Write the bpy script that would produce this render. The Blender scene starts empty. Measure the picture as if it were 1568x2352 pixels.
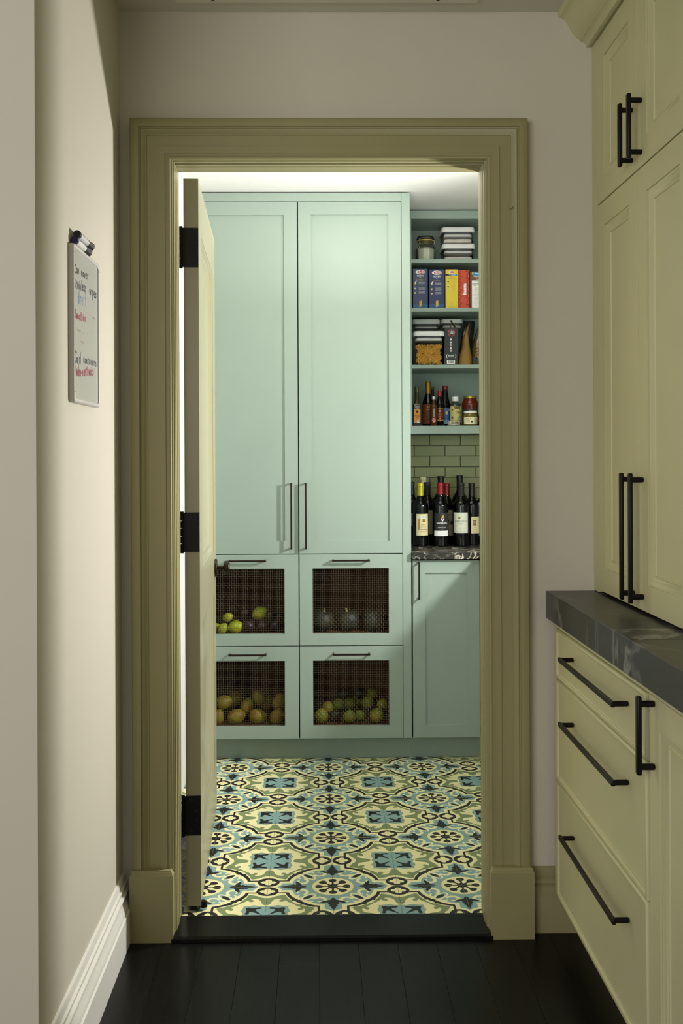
import bpy, bmesh, math, random
from mathutils import Vector, Matrix
from mathutils.geometry import delaunay_2d_cdt
random.seed(7)
R = math.radians
SC = bpy.context.scene
COL = SC.collection

# ------------------------------------------------------------------ camera
FPX = 2319.0            # focal length in pixels of a 1568 x 2352 frame
CAM = Vector((0.0, 0.0, 1.361))
YAW, ROLL = 0.0128, 0.0043
fwd = Vector((math.sin(YAW), math.cos(YAW), 0))
r0 = Vector((math.cos(YAW), -math.sin(YAW), 0)); u0 = Vector((0, 0, 1))
rgt = r0 * math.cos(ROLL) - u0 * math.sin(ROLL)
upv = u0 * math.cos(ROLL) + r0 * math.sin(ROLL)
cd = bpy.data.cameras.new('camera'); cam = bpy.data.objects.new('camera', cd); COL.objects.link(cam)
M = Matrix((rgt, upv, -fwd)).transposed().to_4x4(); M.translation = CAM
cam.matrix_world = M
cd.sensor_fit = 'VERTICAL'; cd.sensor_height = 36.0; cd.sensor_width = 24.0
cd.lens = FPX / 2352 * 36.0
PCX, PCY = 758.0, 1050.0
cd.shift_x = (784 - PCX) / 2352; cd.shift_y = (PCY - 1176) / 2352
cd.clip_start = 0.05; cd.clip_end = 60
SC.camera = cam

def at(px, py, Y):
    """the point of the plane y = Y that the frame shows at px, py"""
    d = fwd + rgt * ((px - PCX) / FPX) + upv * ((PCY - py) / FPX)
    return CAM + d * (Y / d.y)

# ------------------------------------------------------------------ light
SC.view_settings.view_transform = 'Standard'; SC.view_settings.look = 'None'
SC.view_settings.exposure = 0.0; SC.view_settings.gamma = 1.0
SC.view_settings.use_curve_mapping = False
W = bpy.data.worlds.new('world'); SC.world = W; W.use_nodes = True
bg = W.node_tree.nodes['Background']
bg.inputs[0].default_value = (0.88, 0.94, 1.0, 1); bg.inputs[1].default_value = 0.38

def area(name, loc, target, size, power, color, shape='DISK', size_y=None, spread=180):
    l = bpy.data.lights.new(name, 'AREA'); l.shape = shape; l.size = size
    if size_y: l.size_y = size_y
    l.energy = power; l.color = color; l.spread = R(spread)
    o = bpy.data.objects.new(name, l); COL.objects.link(o); o.location = loc
    o.rotation_euler = (Vector(target) - Vector(loc)).to_track_quat('-Z', 'Y').to_euler()
    return o
# daylight-coloured lamp at the right-hand side of the pantry, over the counter there
area('pantry_side_light', (1.26, 3.62, 1.52), (0.0, 3.08, 1.15), 0.15, 51, (1.0, 0.985, 0.965))
# ceiling light of the pantry
area('pantry_ceiling_light', (0.10, 3.92, 2.44), (0.10, 3.92, 0), 0.22, 1.6, (1.0, 0.90, 0.74))
area('pantry_ceiling_bounce', (0.25, 3.55, 2.15), (0.25, 3.60, 2.53), 0.6, 16, (1.0, 0.975, 0.94))  # unseen upturned lamp, added to whiten the ceiling and even out the cabinets
# daylight of the room behind and to the left of the camera
area('hall_window_light', (-1.6, -1.4, 1.9), (0.5, 2.6, 1.35), 1.9, 65, (1.0, 0.97, 0.93), 'RECTANGLE', 1.8)

# ------------------------------------------------------------------ materials
def lin(c):
    return tuple(((v / 255) / 12.92 if v / 255 <= 0.04045 else ((v / 255 + 0.055) / 1.055) ** 2.4) for v in c)
MATS = {}
def mat(name, rgb, rough=0.5, metal=0.0, spec=0.5, var=0.04, vscale=6.0, bump=0.0, bscale=200.0, coat=0.0, trans=0.0, alpha=1.0, ior=1.45, stretch=None, emit=None):
    if name in MATS: return MATS[name]
    m = bpy.data.materials.new(name); m.use_nodes = True
    nt = m.node_tree; b = nt.nodes['Principled BSDF']; L = nt.links
    c = lin(rgb)
    tc = nt.nodes.new('ShaderNodeTexCoord'); mp = nt.nodes.new('ShaderNodeMapping')
    L.new(tc.outputs['Object'], mp.inputs[0])
    if stretch: mp.inputs['Scale'].default_value = stretch
    n = nt.nodes.new('ShaderNodeTexNoise'); n.inputs['Scale'].default_value = vscale; n.inputs['Detail'].default_value = 4
    L.new(mp.outputs[0], n.inputs['Vector'])
    cr = nt.nodes.new('ShaderNodeValToRGB')
    lo = tuple(max(0, v * (1 - var)) for v in c); hi = tuple(min(1, v * (1 + var)) for v in c)
    cr.color_ramp.elements[0].position = 0.3; cr.color_ramp.elements[1].position = 0.7
    cr.color_ramp.elements[0].color = (*lo, 1); cr.color_ramp.elements[1].color = (*hi, 1)
    L.new(n.outputs['Fac'], cr.inputs[0]); L.new(cr.outputs[0], b.inputs['Base Color'])
    b.inputs['Roughness'].default_value = rough; b.inputs['Metallic'].default_value = metal
    b.inputs['Specular IOR Level'].default_value = spec; b.inputs['IOR'].default_value = ior
    b.inputs['Coat Weight'].default_value = coat; b.inputs['Coat Roughness'].default_value = 0.1
    b.inputs['Transmission Weight'].default_value = trans; b.inputs['Alpha'].default_value = alpha
    if emit:
        b.inputs['Emission Color'].default_value = (*lin(rgb), 1); b.inputs['Emission Strength'].default_value = emit
    if bump:
        n2 = nt.nodes.new('ShaderNodeTexNoise'); n2.inputs['Scale'].default_value = bscale; n2.inputs['Detail'].default_value = 3
        L.new(mp.outputs[0], n2.inputs['Vector'])
        bp = nt.nodes.new('ShaderNodeBump'); bp.inputs['Strength'].default_value = bump; bp.inputs['Distance'].default_value = 0.002
        L.new(n2.outputs['Fac'], bp.inputs['Height']); L.new(bp.outputs[0], b.inputs['Normal'])
    MATS[name] = m
    return m
def clear(name, rgb=(255, 255, 255), rough=0.05, k=0.94, ior=1.36):
    """thin clear plastic or glass: mostly see-through with a glossy skin"""
    if name in MATS: return MATS[name]
    m = bpy.data.materials.new(name); m.use_nodes = True; nt = m.node_tree; nt.nodes.clear()
    o = nt.nodes.new('ShaderNodeOutputMaterial'); mx = nt.nodes.new('ShaderNodeMixShader')
    t = nt.nodes.new('ShaderNodeBsdfTransparent'); g = nt.nodes.new('ShaderNodeBsdfGlossy')
    t.inputs[0].default_value = (*[v * k for v in lin(rgb)], 1); g.inputs['Roughness'].default_value = rough
    g.inputs[0].default_value = (1, 1, 1, 1)
    f = nt.nodes.new('ShaderNodeFresnel'); f.inputs[0].default_value = ior
    nz = nt.nodes.new('ShaderNodeTexNoise'); nz.inputs['Scale'].default_value = 25
    bp = nt.nodes.new('ShaderNodeBump'); bp.inputs['Strength'].default_value = 0.06
    nt.links.new(nz.outputs['Fac'], bp.inputs['Height']); nt.links.new(bp.outputs[0], g.inputs['Normal'])
    nt.links.new(f.outputs[0], mx.inputs[0]); nt.links.new(t.outputs[0], mx.inputs[1]); nt.links.new(g.outputs[0], mx.inputs[2])
    nt.links.new(mx.outputs[0], o.inputs[0]); MATS[name] = m
    return m
def stone(name, base, vein, vscale, amount, rough):
    m = bpy.data.materials.new(name); m.use_nodes = True; nt = m.node_tree; b = nt.nodes['Principled BSDF']; L = nt.links
    tc = nt.nodes.new('ShaderNodeTexCoord')
    n1 = nt.nodes.new('ShaderNodeTexNoise'); n1.inputs['Scale'].default_value = vscale; n1.inputs['Detail'].default_value = 6; n1.inputs['Distortion'].default_value = 1.2
    L.new(tc.outputs['Object'], n1.inputs['Vector'])
    s = nt.nodes.new('ShaderNodeMath'); s.operation = 'SUBTRACT'; s.inputs[1].default_value = 0.5
    L.new(n1.outputs['Fac'], s.inputs[0])
    a = nt.nodes.new('ShaderNodeMath'); a.operation = 'ABSOLUTE'; L.new(s.outputs[0], a.inputs[0])
    cr = nt.nodes.new('ShaderNodeValToRGB'); cr.color_ramp.elements[0].position = 0.0; cr.color_ramp.elements[1].position = amount
    cr.color_ramp.elements[0].color = (1, 1, 1, 1); cr.color_ramp.elements[1].color = (0, 0, 0, 1)
    L.new(a.outputs[0], cr.inputs[0])
    n2 = nt.nodes.new('ShaderNodeTexNoise'); n2.inputs['Scale'].default_value = vscale * 0.5; n2.inputs['Detail'].default_value = 3
    L.new(tc.outputs['Object'], n2.inputs['Vector'])
    c2 = nt.nodes.new('ShaderNodeValToRGB'); c2.color_ramp.elements[0].position = 0.42; c2.color_ramp.elements[1].position = 0.56
    L.new(n2.outputs['Fac'], c2.inputs[0])
    mu = nt.nodes.new('ShaderNodeMath'); mu.operation = 'MULTIPLY'; L.new(cr.outputs[0], mu.inputs[0]); L.new(c2.outputs[0], mu.inputs[1])
    n3 = nt.nodes.new('ShaderNodeTexNoise'); n3.inputs['Scale'].default_value = 30; n3.inputs['Detail'].default_value = 8
    L.new(tc.outputs['Object'], n3.inputs['Vector'])
    c3 = nt.nodes.new('ShaderNodeValToRGB'); lb = lin(base)
    c3.color_ramp.elements[0].color = (*[v * 0.65 for v in lb], 1); c3.color_ramp.elements[1].color = (*[v * 1.4 for v in lb], 1)
    L.new(n3.outputs['Fac'], c3.inputs[0])
    mx = nt.nodes.new('ShaderNodeMixRGB'); mx.inputs[2].default_value = (*lin(vein), 1)
    L.new(mu.outputs[0], mx.inputs[0]); L.new(c3.outputs[0], mx.inputs[1]); L.new(mx.outputs[0], b.inputs['Base Color'])
    b.inputs['Roughness'].default_value = rough
    bp = nt.nodes.new('ShaderNodeBump'); bp.inputs['Strength'].default_value = 0.25; bp.inputs['Distance'].default_value = 0.001
    n4 = nt.nodes.new('ShaderNodeTexNoise'); n4.inputs['Scale'].default_value = 90; n4.inputs['Detail'].default_value = 4
    L.new(tc.outputs['Object'], n4.inputs['Vector']); L.new(n4.outputs['Fac'], bp.inputs['Height']); L.new(bp.outputs[0], b.inputs['Normal'])
    return m

WALL = mat('wall_paint', (203, 196, 179), 0.75, var=0.015, vscale=2, bump=0.12, bscale=160)
CEIL = mat('ceiling_paint', (205, 204, 190), 0.8, var=0.01, vscale=2, bump=0.1, bscale=150)
PWALL = mat('pantry_white_paint', (228, 227, 222), 0.7, var=0.01, bump=0.05)
BASEW = mat('white_trim_paint', (226, 224, 214), 0.45, var=0.015, bump=0.03, bscale=60)
SAGE = mat('sage_trim_paint', (149, 142, 101), 0.42, var=0.025, vscale=4, bump=0.05, bscale=70)
SAGEC = mat('sage_cabinet_paint', (196, 192, 150), 0.45, var=0.025, vscale=3, bump=0.04, bscale=90)
DOORP = mat('door_paint', (153, 148, 120), 0.28, var=0.02, vscale=4, bump=0.04, bscale=25, stretch=(1, 1, 0.4))
MINT = mat('mint_cabinet_paint', (144, 160, 149), 0.42, var=0.02, vscale=3, bump=0.03, bscale=120)
BLACK = mat('black_metal', (22, 20, 18), 0.42, 0.6, var=0.1)
BRONZE = mat('dark_bronze', (48, 38, 30), 0.38, 0.7, var=0.12, vscale=30)
GAP = mat('dark_cabinet_interior', (20, 24, 18), 0.9)
WALNUT = mat('drawer_wood', (92, 56, 30), 0.6, var=0.35, vscale=8, stretch=(1, 1, 12))
STONE1 = stone('dark_soapstone', (46, 46, 47), (130, 128, 124), 1.7, 0.014, 0.34)
STONE2 = stone('veined_dark_marble', (40, 38, 33), (215, 210, 190), 13.0, 0.030, 0.3)
WIRE = mat('mesh_wire', (132, 120, 100), 0.35, 0.9, var=0.1)
WHITEP = mat('white_plastic', (232, 230, 228), 0.4, var=0.01)
GREYP = mat('grey_seal', (84, 84, 90), 0.5)
PLAST = clear('clear_plastic', (244, 244, 244), ior=1.14)
GLASS = clear('jar_glass', (235, 240, 232), 0.02, 0.94)

# ------------------------------------------------------------------ mesh helpers
ORG = {}
class MB:
    def __init__(s): s.v = []; s.f = []; s.m = []
    def face(s, idx, m=0): s.f.append(tuple(idx)); s.m.append(m)
    def add(s, vs, fs, m=0):
        o = len(s.v); s.v += [Vector(p) for p in vs]
        for f in fs: s.face([i + o for i in f], m)
        return s
    def box(s, x0, x1, y0, y1, z0, z1, m=0):
        if x0 > x1: x0, x1 = x1, x0
        if y0 > y1: y0, y1 = y1, y0
        if z0 > z1: z0, z1 = z1, z0
        return s.add([(x0,y0,z0),(x1,y0,z0),(x1,y1,z0),(x0,y1,z0),(x0,y0,z1),(x1,y0,z1),(x1,y1,z1),(x0,y1,z1)],
                     [(0,3,2,1),(4,5,6,7),(0,1,5,4),(1,2,6,5),(2,3,7,6),(3,0,4,7)], m)
    def obox(s, c, ax, ay, az, hx, hy, hz, m=0):
        c = Vector(c); A = [Vector(a) * h for a, h in ((ax, hx), (ay, hy), (az, hz))]
        if A[0].cross(A[1]).dot(A[2]) < 0: A[2] = -A[2]
        vs = [c + A[0]*i + A[1]*j + A[2]*k for k in (-1,1) for j in (-1,1) for i in (-1,1)]
        return s.add(vs, [(0,2,3,1),(4,5,7,6),(0,1,5,4),(1,3,7,5),(3,2,6,7),(2,0,4,6)], m)
    def rings(s, rings, cap0=True, cap1=True, closed=False, m=0):
        o = len(s.v); n = len(rings[0])
        for r in rings: s.v += [Vector(p) for p in r]
        K = len(rings)
        for k in range(K if closed else K - 1):
            a = o + k * n; b = o + ((k + 1) % K) * n
            for i in range(n):
                j = (i + 1) % n
                s.face((a + i, a + j, b + j, b + i), m)
        if not closed:
            if cap0: s.face([o + i for i in reversed(range(n))], m)
            if cap1: s.face([o + (K - 1) * n + i for i in range(n)], m)
        return s
    def lathe(s, prof, c=(0,0,0), n=28, m=0, axis='Z', cap0=True, cap1=True):
        c = Vector(c); rs = []
        for r, z in prof:
            ring = []
            for i in range(n):
                a = 2 * math.pi * i / n; p = (r * math.cos(a), r * math.sin(a), z)
                if axis == 'X': p = (p[2], p[0], p[1])
                elif axis == 'Y': p = (p[1], p[2], p[0])
                ring.append(c + Vector(p))
            rs.append(ring)
        return s.rings(rs, cap0, cap1, False, m)
    def cyl(s, p0, p1, r, n=16, m=0, r1=None):
        p0, p1 = Vector(p0), Vector(p1); d = (p1 - p0).normalized(); q = d.to_track_quat('Z', 'Y')
        rs = [[p + q @ Vector((rr * math.cos(2*math.pi*i/n), rr * math.sin(2*math.pi*i/n), 0)) for i in range(n)] for p, rr in ((p0, r), (p1, r if r1 is None else r1))]
        return s.rings(rs, m=m)
    def tube(s, pts, r, n=8, m=0, closed=False):
        pts = [Vector(p) for p in pts]; K = len(pts); rs = []
        up = None
        for k in range(K):
            a = pts[(k - 1) % K] if (closed or k) else pts[0]; b = pts[(k + 1) % K] if (closed or k < K - 1) else pts[-1]
            d = (b - a).normalized()
            if up is None: up = d.orthogonal().normalized()
            up = (up - d * up.dot(d)).normalized(); w = d.cross(up)
            rr = r[k] if isinstance(r, (list, tuple)) else r
            rs.append([pts[k] + up * rr * math.cos(2*math.pi*i/n) + w * rr * math.sin(2*math.pi*i/n) for i in range(n)])
        return s.rings(rs, closed=closed, m=m)
    def panel(s, O, U, V, N, rect, prof, cap=True, closed=False, m=0):
        """mitred rings round rect (u0,u1,v0,v1) of plane O,U,V with U x V = N; prof = [(inset, height), ...]"""
        O, U, V, N = map(Vector, (O, U, V, N)); a0, a1, b0, b1 = rect; rs = []
        for i, h in prof:
            rs.append([O + U*u + V*v + N*h for u, v in ((a0+i, b0+i), (a1-i, b0+i), (a1-i, b1-i), (a0+i, b1-i))])
        return s.rings(rs, cap0=False, cap1=cap and not closed, closed=closed, m=m)
    def extrude(s, prof, axis, a, b, m=0):
        """closed profile of 2-D points swept along axis X or Y or Z from a to b"""
        def P(p, t):
            return {'X': (t, p[0], p[1]), 'Y': (p[0], t, p[1]), 'Z': (p[0], p[1], t)}[axis]
        return s.rings([[P(p, a) for p in prof], [P(p, b) for p in prof]], m=m)
    def build(s, name, mats, parent=None, smooth=None, bevel=None, origin=None, kind=None, rot=None):
        me = bpy.data.meshes.new(name)
        if parent is not None: org = Vector((0, 0, 0)) if parent.get('_r') else ORG.get(parent.name, Vector((0,0,0)))
        elif origin is not None: org = Vector(origin)
        else:
            xs = [p.x for p in s.v]; ys = [p.y for p in s.v]; zs = [p.z for p in s.v]
            org = Vector(((min(xs)+max(xs))/2, (min(ys)+max(ys))/2, min(zs)))
        me.from_pydata([tuple(p - org) for p in s.v], [], s.f)
        mats = mats if isinstance(mats, (list, tuple)) else [mats]
        for x in mats: me.materials.append(x)
        if len(mats) > 1: me.polygons.foreach_set('material_index', s.m)
        bm = bmesh.new(); bm.from_mesh(me); bmesh.ops.recalc_face_normals(bm, faces=bm.faces); bm.to_mesh(me); bm.free()
        if smooth is not None:
            me.polygons.foreach_set('use_smooth', [True] * len(me.polygons))
            me.set_sharp_from_angle(angle=R(smooth))
        o = bpy.data.objects.new(name, me); COL.objects.link(o)
        if parent is None: o.location = org; ORG[o.name] = org
        else:
            o.parent = parent; ORG[o.name] = org
        if bevel:
            bv = o.modifiers.new('bevel', 'BEVEL'); bv.width = bevel; bv.segments = 2; bv.limit_method = 'ANGLE'; bv.angle_limit = R(40)
        if kind: o['kind'] = kind
        return o
def tag(o, label=None, cat=None, group=None, kind=None):
    if label: o['label'] = label
    if cat: o['category'] = cat
    if group: o['group'] = group
    if kind: o['kind'] = kind
    return o
def root(name, loc, label, cat, group=None, kind=None):
    o = bpy.data.objects.new(name, None); COL.objects.link(o); o.location = loc; o.empty_display_size = 0.05
    ORG[o.name] = Vector(loc)
    return tag(o, label, cat, group, kind)
def handle(name, parent, c, A, N, length, stand, bw, bt, post=0.005, inset=0.012, square=False, m=None):
    """bar handle: centre c on the door face, long axis A, outward normal N"""
    c, A, N = Vector(c), Vector(A), Vector(N); Wd = A.cross(N); mb = MB()
    mb.obox(c + N * (stand - bt / 2), A, Wd, N, length / 2, bw / 2, bt / 2)
    for s_ in (-1, 1):
        p = c + A * s_ * (length / 2 - inset)
        if square: mb.obox(p + N * (stand - bt) / 2, A, Wd, N, post, bw / 2, (stand - bt) / 2)
        else: mb.cyl(p, p + N * (stand - bt * 0.6), post)
    return mb.build(name, m or BLACK, parent, smooth=35, bevel=0.0012 if square else 0.003)
def rrect(cx, cy, w, d, r, z, n=5):
    pts = []
    for qx, qy, a0 in ((1, 1, 0), (-1, 1, 90), (-1, -1, 180), (1, -1, 270)):
        for k in range(n + 1):
            a = R(a0 + 90 * k / n)
            pts.append((cx + qx * (w/2 - r) + r * math.cos(a), cy + qy * (d/2 - r) + r * math.sin(a), z))
    return pts

# ---- lettering: flat meshes from the built-in font
_fonts = {}
def text_mesh(txt, size, align='CENTER', shear=0.0, bold=0.0, spacing=1.0):
    cu = bpy.data.curves.new('t', 'FONT'); cu.body = txt; cu.size = size; cu.align_x = align; cu.align_y = 'CENTER'
    cu.shear = shear; cu.offset = bold; cu.resolution_u = 2; cu.space_character = spacing
    o = bpy.data.objects.new('t', cu); COL.objects.link(o)
    dg = bpy.context.evaluated_depsgraph_get(); ev = o.evaluated_get(dg)
    me = ev.to_mesh(); vs = [v.co.copy() for v in me.vertices]; fs = [tuple(p.vertices) for p in me.polygons]
    ev.to_mesh_clear(); bpy.data.objects.remove(o); bpy.data.curves.remove(cu)
    return vs, fs
class Flat:
    """flat print on a surface: map 2-D points (s, t) to 3-D"""
    def __init__(s, fn): s.fn = fn; s.mb = MB()
    def _h(s):
        s.n = getattr(s, 'n', 0) + 1; return s.n * 1.2e-6
    def text(s, txt, x, y, size, m=0, rot=0.0, sx=1.0, **k):
        vs, fs = text_mesh(txt, size, **k); c, q = math.cos(rot), math.sin(rot)
        P = []; hh = 0.0009 + s._h()
        for v in vs:
            a, b = v.x * sx, v.y
            P.append(s.fn(x + a*c - b*q, y + a*q + b*c, hh))
        s.mb.add(P, fs, m); return s
    def rect(s, x0, x1, y0, y1, m=0, h=0.0002, n=1):
        h += s._h()
        for k in range(n):
            a = x0 + (x1-x0)*k/n; b = x0 + (x1-x0)*(k+1)/n
            s.mb.add([s.fn(a, y0, h), s.fn(b, y0, h), s.fn(b, y1, h), s.fn(a, y1, h)], [(0,1,2,3)], m)
        return s
    def ell(s, x, y, rx, ry, m=0, h=0.0002, n=24, rot=0):
        c, q = math.cos(rot), math.sin(rot); P = []; h += s._h()
        for i in range(n):
            a = 2*math.pi*i/n; u, v = rx*math.cos(a), ry*math.sin(a)
            P.append(s.fn(x + u*c - v*q, y + u*q + v*c, h))
        s.mb.add(P, [tuple(range(n))], m); return s
    def poly(s, pts, m=0, h=0.0002):
        h += s._h()
        s.mb.add([s.fn(x, y, h) for x, y in pts], [tuple(range(len(pts)))], m); return s
    def stroke(s, pts, w, m=0, h=0.0003):
        for i in range(len(pts) - 1):
            a, b = Vector(pts[i]), Vector(pts[i+1]); d = (b - a)
            if d.length < 1e-6: continue
            h += 1.5e-6; s._h()
            d.normalize(); n = Vector((-d.y, d.x)) * w / 2; a2 = a - d*w*0.3; b2 = b + d*w*0.3
            s.mb.add([s.fn(*(a2-n), h), s.fn(*(b2-n), h), s.fn(*(b2+n), h), s.fn(*(a2+n), h)], [(0,1,2,3)], m)
        return s
    def build(s, name, mats, parent): return s.mb.build(name, mats, parent)
def plane_fn(O, U, V, N):
    O, U, V, N = map(Vector, (O, U, V, N)); return lambda x, y, h: O + U*x + V*y + N*h
def cyl_fn(cx, cy, z0, rad, turn=0.0):
    def f(x, y, h):
        a = x / rad + turn; return Vector((cx + (rad + h) * math.sin(a), cy - (rad + h) * math.cos(a), z0 + y))
    return f
INK = mat('black_ink', (24, 24, 26), 0.6); WHT = mat('white_print', (240, 240, 236), 0.5); CRM = mat('cream_paper', (228, 220, 178), 0.6, var=0.03, vscale=60)
def col(name, rgb, rough=0.5, **k): return mat(name, rgb, rough, **k)

# ================================================================== SETTING
YW = 2.89               # hall face of the wall with the doorway
DX, DH = 0.0375, 0.4425 # doorway centre and half width
ZH = 2.204              # head of the opening
HC, PC = 2.636, 2.535   # hall and pantry ceiling heights
PF = 0.012              # pantry floor level
XL = -0.56              # left wall of the hall
JX0, JX1 = DX - DH, DX + DH
X, Yv, Z = Vector((1,0,0)), Vector((0,1,0)), Vector((0,0,1))

# --- walls
mb = MB()
mb.box(-0.70, JX0 - 0.012, YW, 2.99, 0, 2.70).box(JX1 + 0.012, 1.50, YW, 2.99, 0, 2.70).box(JX0 - 0.012, JX1 + 0.012, YW, 2.99, ZH + 0.012, 2.70)
tag(mb.build('wall_back', WALL), 'beige end wall of the passage around the pantry doorway', 'wall', kind='structure')
tag(MB().box(-0.70, XL, 2.02, YW, 0, HC + .06).build('wall_left', WALL), 'cream left wall of the passage behind the whiteboard', 'wall', kind='structure')
tag(MB().box(-2.6, -0.70, 2.02, 2.18, 0, HC + .06).build('wall_outer', WALL), 'greyish wall face turned to the viewer at the left edge', 'wall', kind='structure')
tag(MB().box(1.30, 1.42, -1.6, YW, 0, HC + .06).build('wall_right', WALL), 'wall behind the sage cabinets at the right', 'wall', kind='structure')
tag(MB().box(-2.6, 1.30, -1.6, YW, HC, HC + .06).build('ceiling', CEIL), 'dim grey-beige ceiling of the passage', 'ceiling', kind='structure')
tag(MB().box(-0.64, -0.55, 2.99, 5.17, 0, 2.70).build('wall_pantry_left', PWALL), 'bright white pantry wall seen behind the open door', 'wall', kind='structure')
tag(MB().box(1.36, 1.46, 2.99, 5.17, 0, 2.70).build('wall_pantry_right', PWALL), 'right-hand wall of the pantry', 'wall', kind='structure')
tag(MB().box(-0.55, 1.36, 2.99, 5.07, PC, PC + .06).build('ceiling', PWALL), 'brightly lit white pantry ceiling', 'ceiling', kind='structure')

tag(MB().box(JX1 + .0135, 1.36, 2.991, 2.999, PF, PC).build('bounce_cut_panel', MINT), 'unseen mint-green panel added on the pantry wall by the doorway to cut bounced light', 'wall', kind='structure')  # unseen lining, added to dull the light this wall throws onto the shelves

# --- pantry back wall with a splashback of green subway tiles
GROUT = mat('tile_grout', (112, 114, 112), 0.9, bump=0.2)
TILEG = [mat('green_glaze_%s' % n, c, 0.3, var=0.07, vscale=5, bump=0.06, bscale=14) for n, c in (('a', (143, 146, 90)), ('b', (136, 140, 84)), ('c', (148, 148, 98)))]
pb = tag(MB().box(-0.55, 1.36, 5.07, 5.17, 0, 2.70).build('wall_pantry_back', GROUT), 'back wall of the pantry with green subway tiles above the marble counter', 'wall', kind='structure')
def tilemesh(w, h, t, m):
    b = MB(); g = 0.0015
    b.rings([[(0,0,0),(w,0,0),(w,0,h),(0,0,h)], [(0,-t+g,0),(w,-t+g,0),(w,-t+g,h),(0,-t+g,h)], [(g,-t,g),(w-g,-t,g),(w-g,-t,h-g),(g,-t,h-g)]])
    me = bpy.data.meshes.new('tile'); me.from_pydata([tuple(p) for p in b.v], [], b.f); me.materials.append(m)
    bm = bmesh.new(); bm.from_mesh(me); bmesh.ops.recalc_face_normals(bm, faces=bm.faces); bm.to_mesh(me); bm.free()
    return me
ph, pw, gj = 0.0536, 0.155, 0.003
cache = {}
z = 1.3636 + 2 * ph; row = 0
while z > 0.95:
    z0 = z - ph
    off = 0.564 if row % 2 == 0 else 0.564 - pw / 2
    k = -1
    zt = min(z, 1.5); zb = max(z0, 0.942)
    xs = off + pw * -1
    while xs < 1.35:
        xa, xb = max(xs, 0.42), min(xs + pw, 1.355)
        if xb - xa > 0.012 and zt - zb > 0.01:
            w = round(xb - xa - gj, 4); h = round(zt - zb - gj, 4); mi = random.randrange(3)
            key = (w, h, mi)
            if key not in cache: cache[key] = tilemesh(w, h, 0.006, TILEG[mi])
            o = bpy.data.objects.new('tile', cache[key]); COL.objects.link(o); o.parent = pb
            o.location = Vector((xa + gj/2, 5.07 + random.uniform(-.0005, .0003), zb + gj/2)) - ORG[pb.name]
        xs += pw
    z -= ph; row += 1

# --- dark plank floor of the passage
SUB = mat('floor_gap', (6, 6, 6), 0.8)
fl = tag(MB().box(-2.6, 1.30, -1.6, 2.99, -0.06, -0.012).build('floor', SUB), 'almost black stained wooden plank floor of the passage', 'floor', kind='structure')
def woodmat(i):
    m = bpy.data.materials.new('dark_stained_plank_%s' % 'abcd'[i]); m.use_nodes = True; nt = m.node_tree; b = nt.nodes['Principled BSDF']; L = nt.links
    tc = nt.nodes.new('ShaderNodeTexCoord'); mp = nt.nodes.new('ShaderNodeMapping'); mp.inputs['Scale'].default_value = (30, 1.6, 1); mp.inputs['Location'].default_value = (i * 3.1, i, 0)
    L.new(tc.outputs['Object'], mp.inputs[0])
    n = nt.nodes.new('ShaderNodeTexNoise'); n.inputs['Scale'].default_value = 5; n.inputs['Detail'].default_value = 7; n.inputs['Distortion'].default_value = 0.4
    L.new(mp.outputs[0], n.inputs['Vector'])
    c = nt.nodes.new('ShaderNodeValToRGB'); c.color_ramp.elements[0].position = .35; c.color_ramp.elements[1].position = .75
    k = (0.8, 1.0, 1.15, 0.9)[i]
    c.color_ramp.elements[0].color = (.002*k, .002*k, .0018*k, 1); c.color_ramp.elements[1].color = (.0065*k, .0065*k, .0058*k, 1)
    L.new(n.outputs['Fac'], c.inputs[0]); L.new(c.outputs[0], b.inputs['Base Color'])
    b.inputs['Specular IOR Level'].default_value = 0.22
    n2 = nt.nodes.new('ShaderNodeTexNoise'); n2.inputs['Scale'].default_value = 3; L.new(tc.outputs['Object'], n2.inputs['Vector'])
    mr = nt.nodes.new('ShaderNodeMapRange'); mr.inputs['To Min'].default_value = .26; mr.inputs['To Max'].default_value = .42
    L.new(n2.outputs['Fac'], mr.inputs[0]); L.new(mr.outputs[0], b.inputs['Roughness'])
    bp = nt.nodes.new('ShaderNodeBump'); bp.inputs['Strength'].default_value = .12; bp.inputs['Distance'].default_value = .001
    L.new(n.outputs['Fac'], bp.inputs['Height']); L.new(bp.outputs[0], b.inputs['Normal'])
    return m
WOODS = [woodmat(i) for i in range(4)]
pitch = 0.109; x = -0.1085 - 12 * pitch; i = 0
while x < 1.28:
    ends = [-1.58] + sorted([(-0.9 + 1.7 * ((i * 0.61803) % 1)) + q * 1.45 for q in (0, 1, 2) if (-0.9 + 1.7 * ((i * 0.61803) % 1)) + q * 1.45 < 2.78]) + [2.95]
    for a, b in zip(ends[:-1], ends[1:]):
        bx = MB().box(x + .0003, min(x + pitch - .0003, 1.298), a + .0003, b - .0003, -0.012, 0.0)
        o = bx.build('plank', WOODS[random.randrange(4)], fl, bevel=0.0006)
    x += pitch; i += 1
# threshold board
tag(MB().extrude([(2.836, 0.0005), (2.836, 0.010), (2.841, 0.0155), (2.9705, 0.0155), (2.9705, 0.0005)], 'X', JX0 - 0.010, JX1 + 0.010).build('trim_1', WOODS[1]), 'dark wooden threshold board in the doorway', 'threshold', kind='structure')

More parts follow.
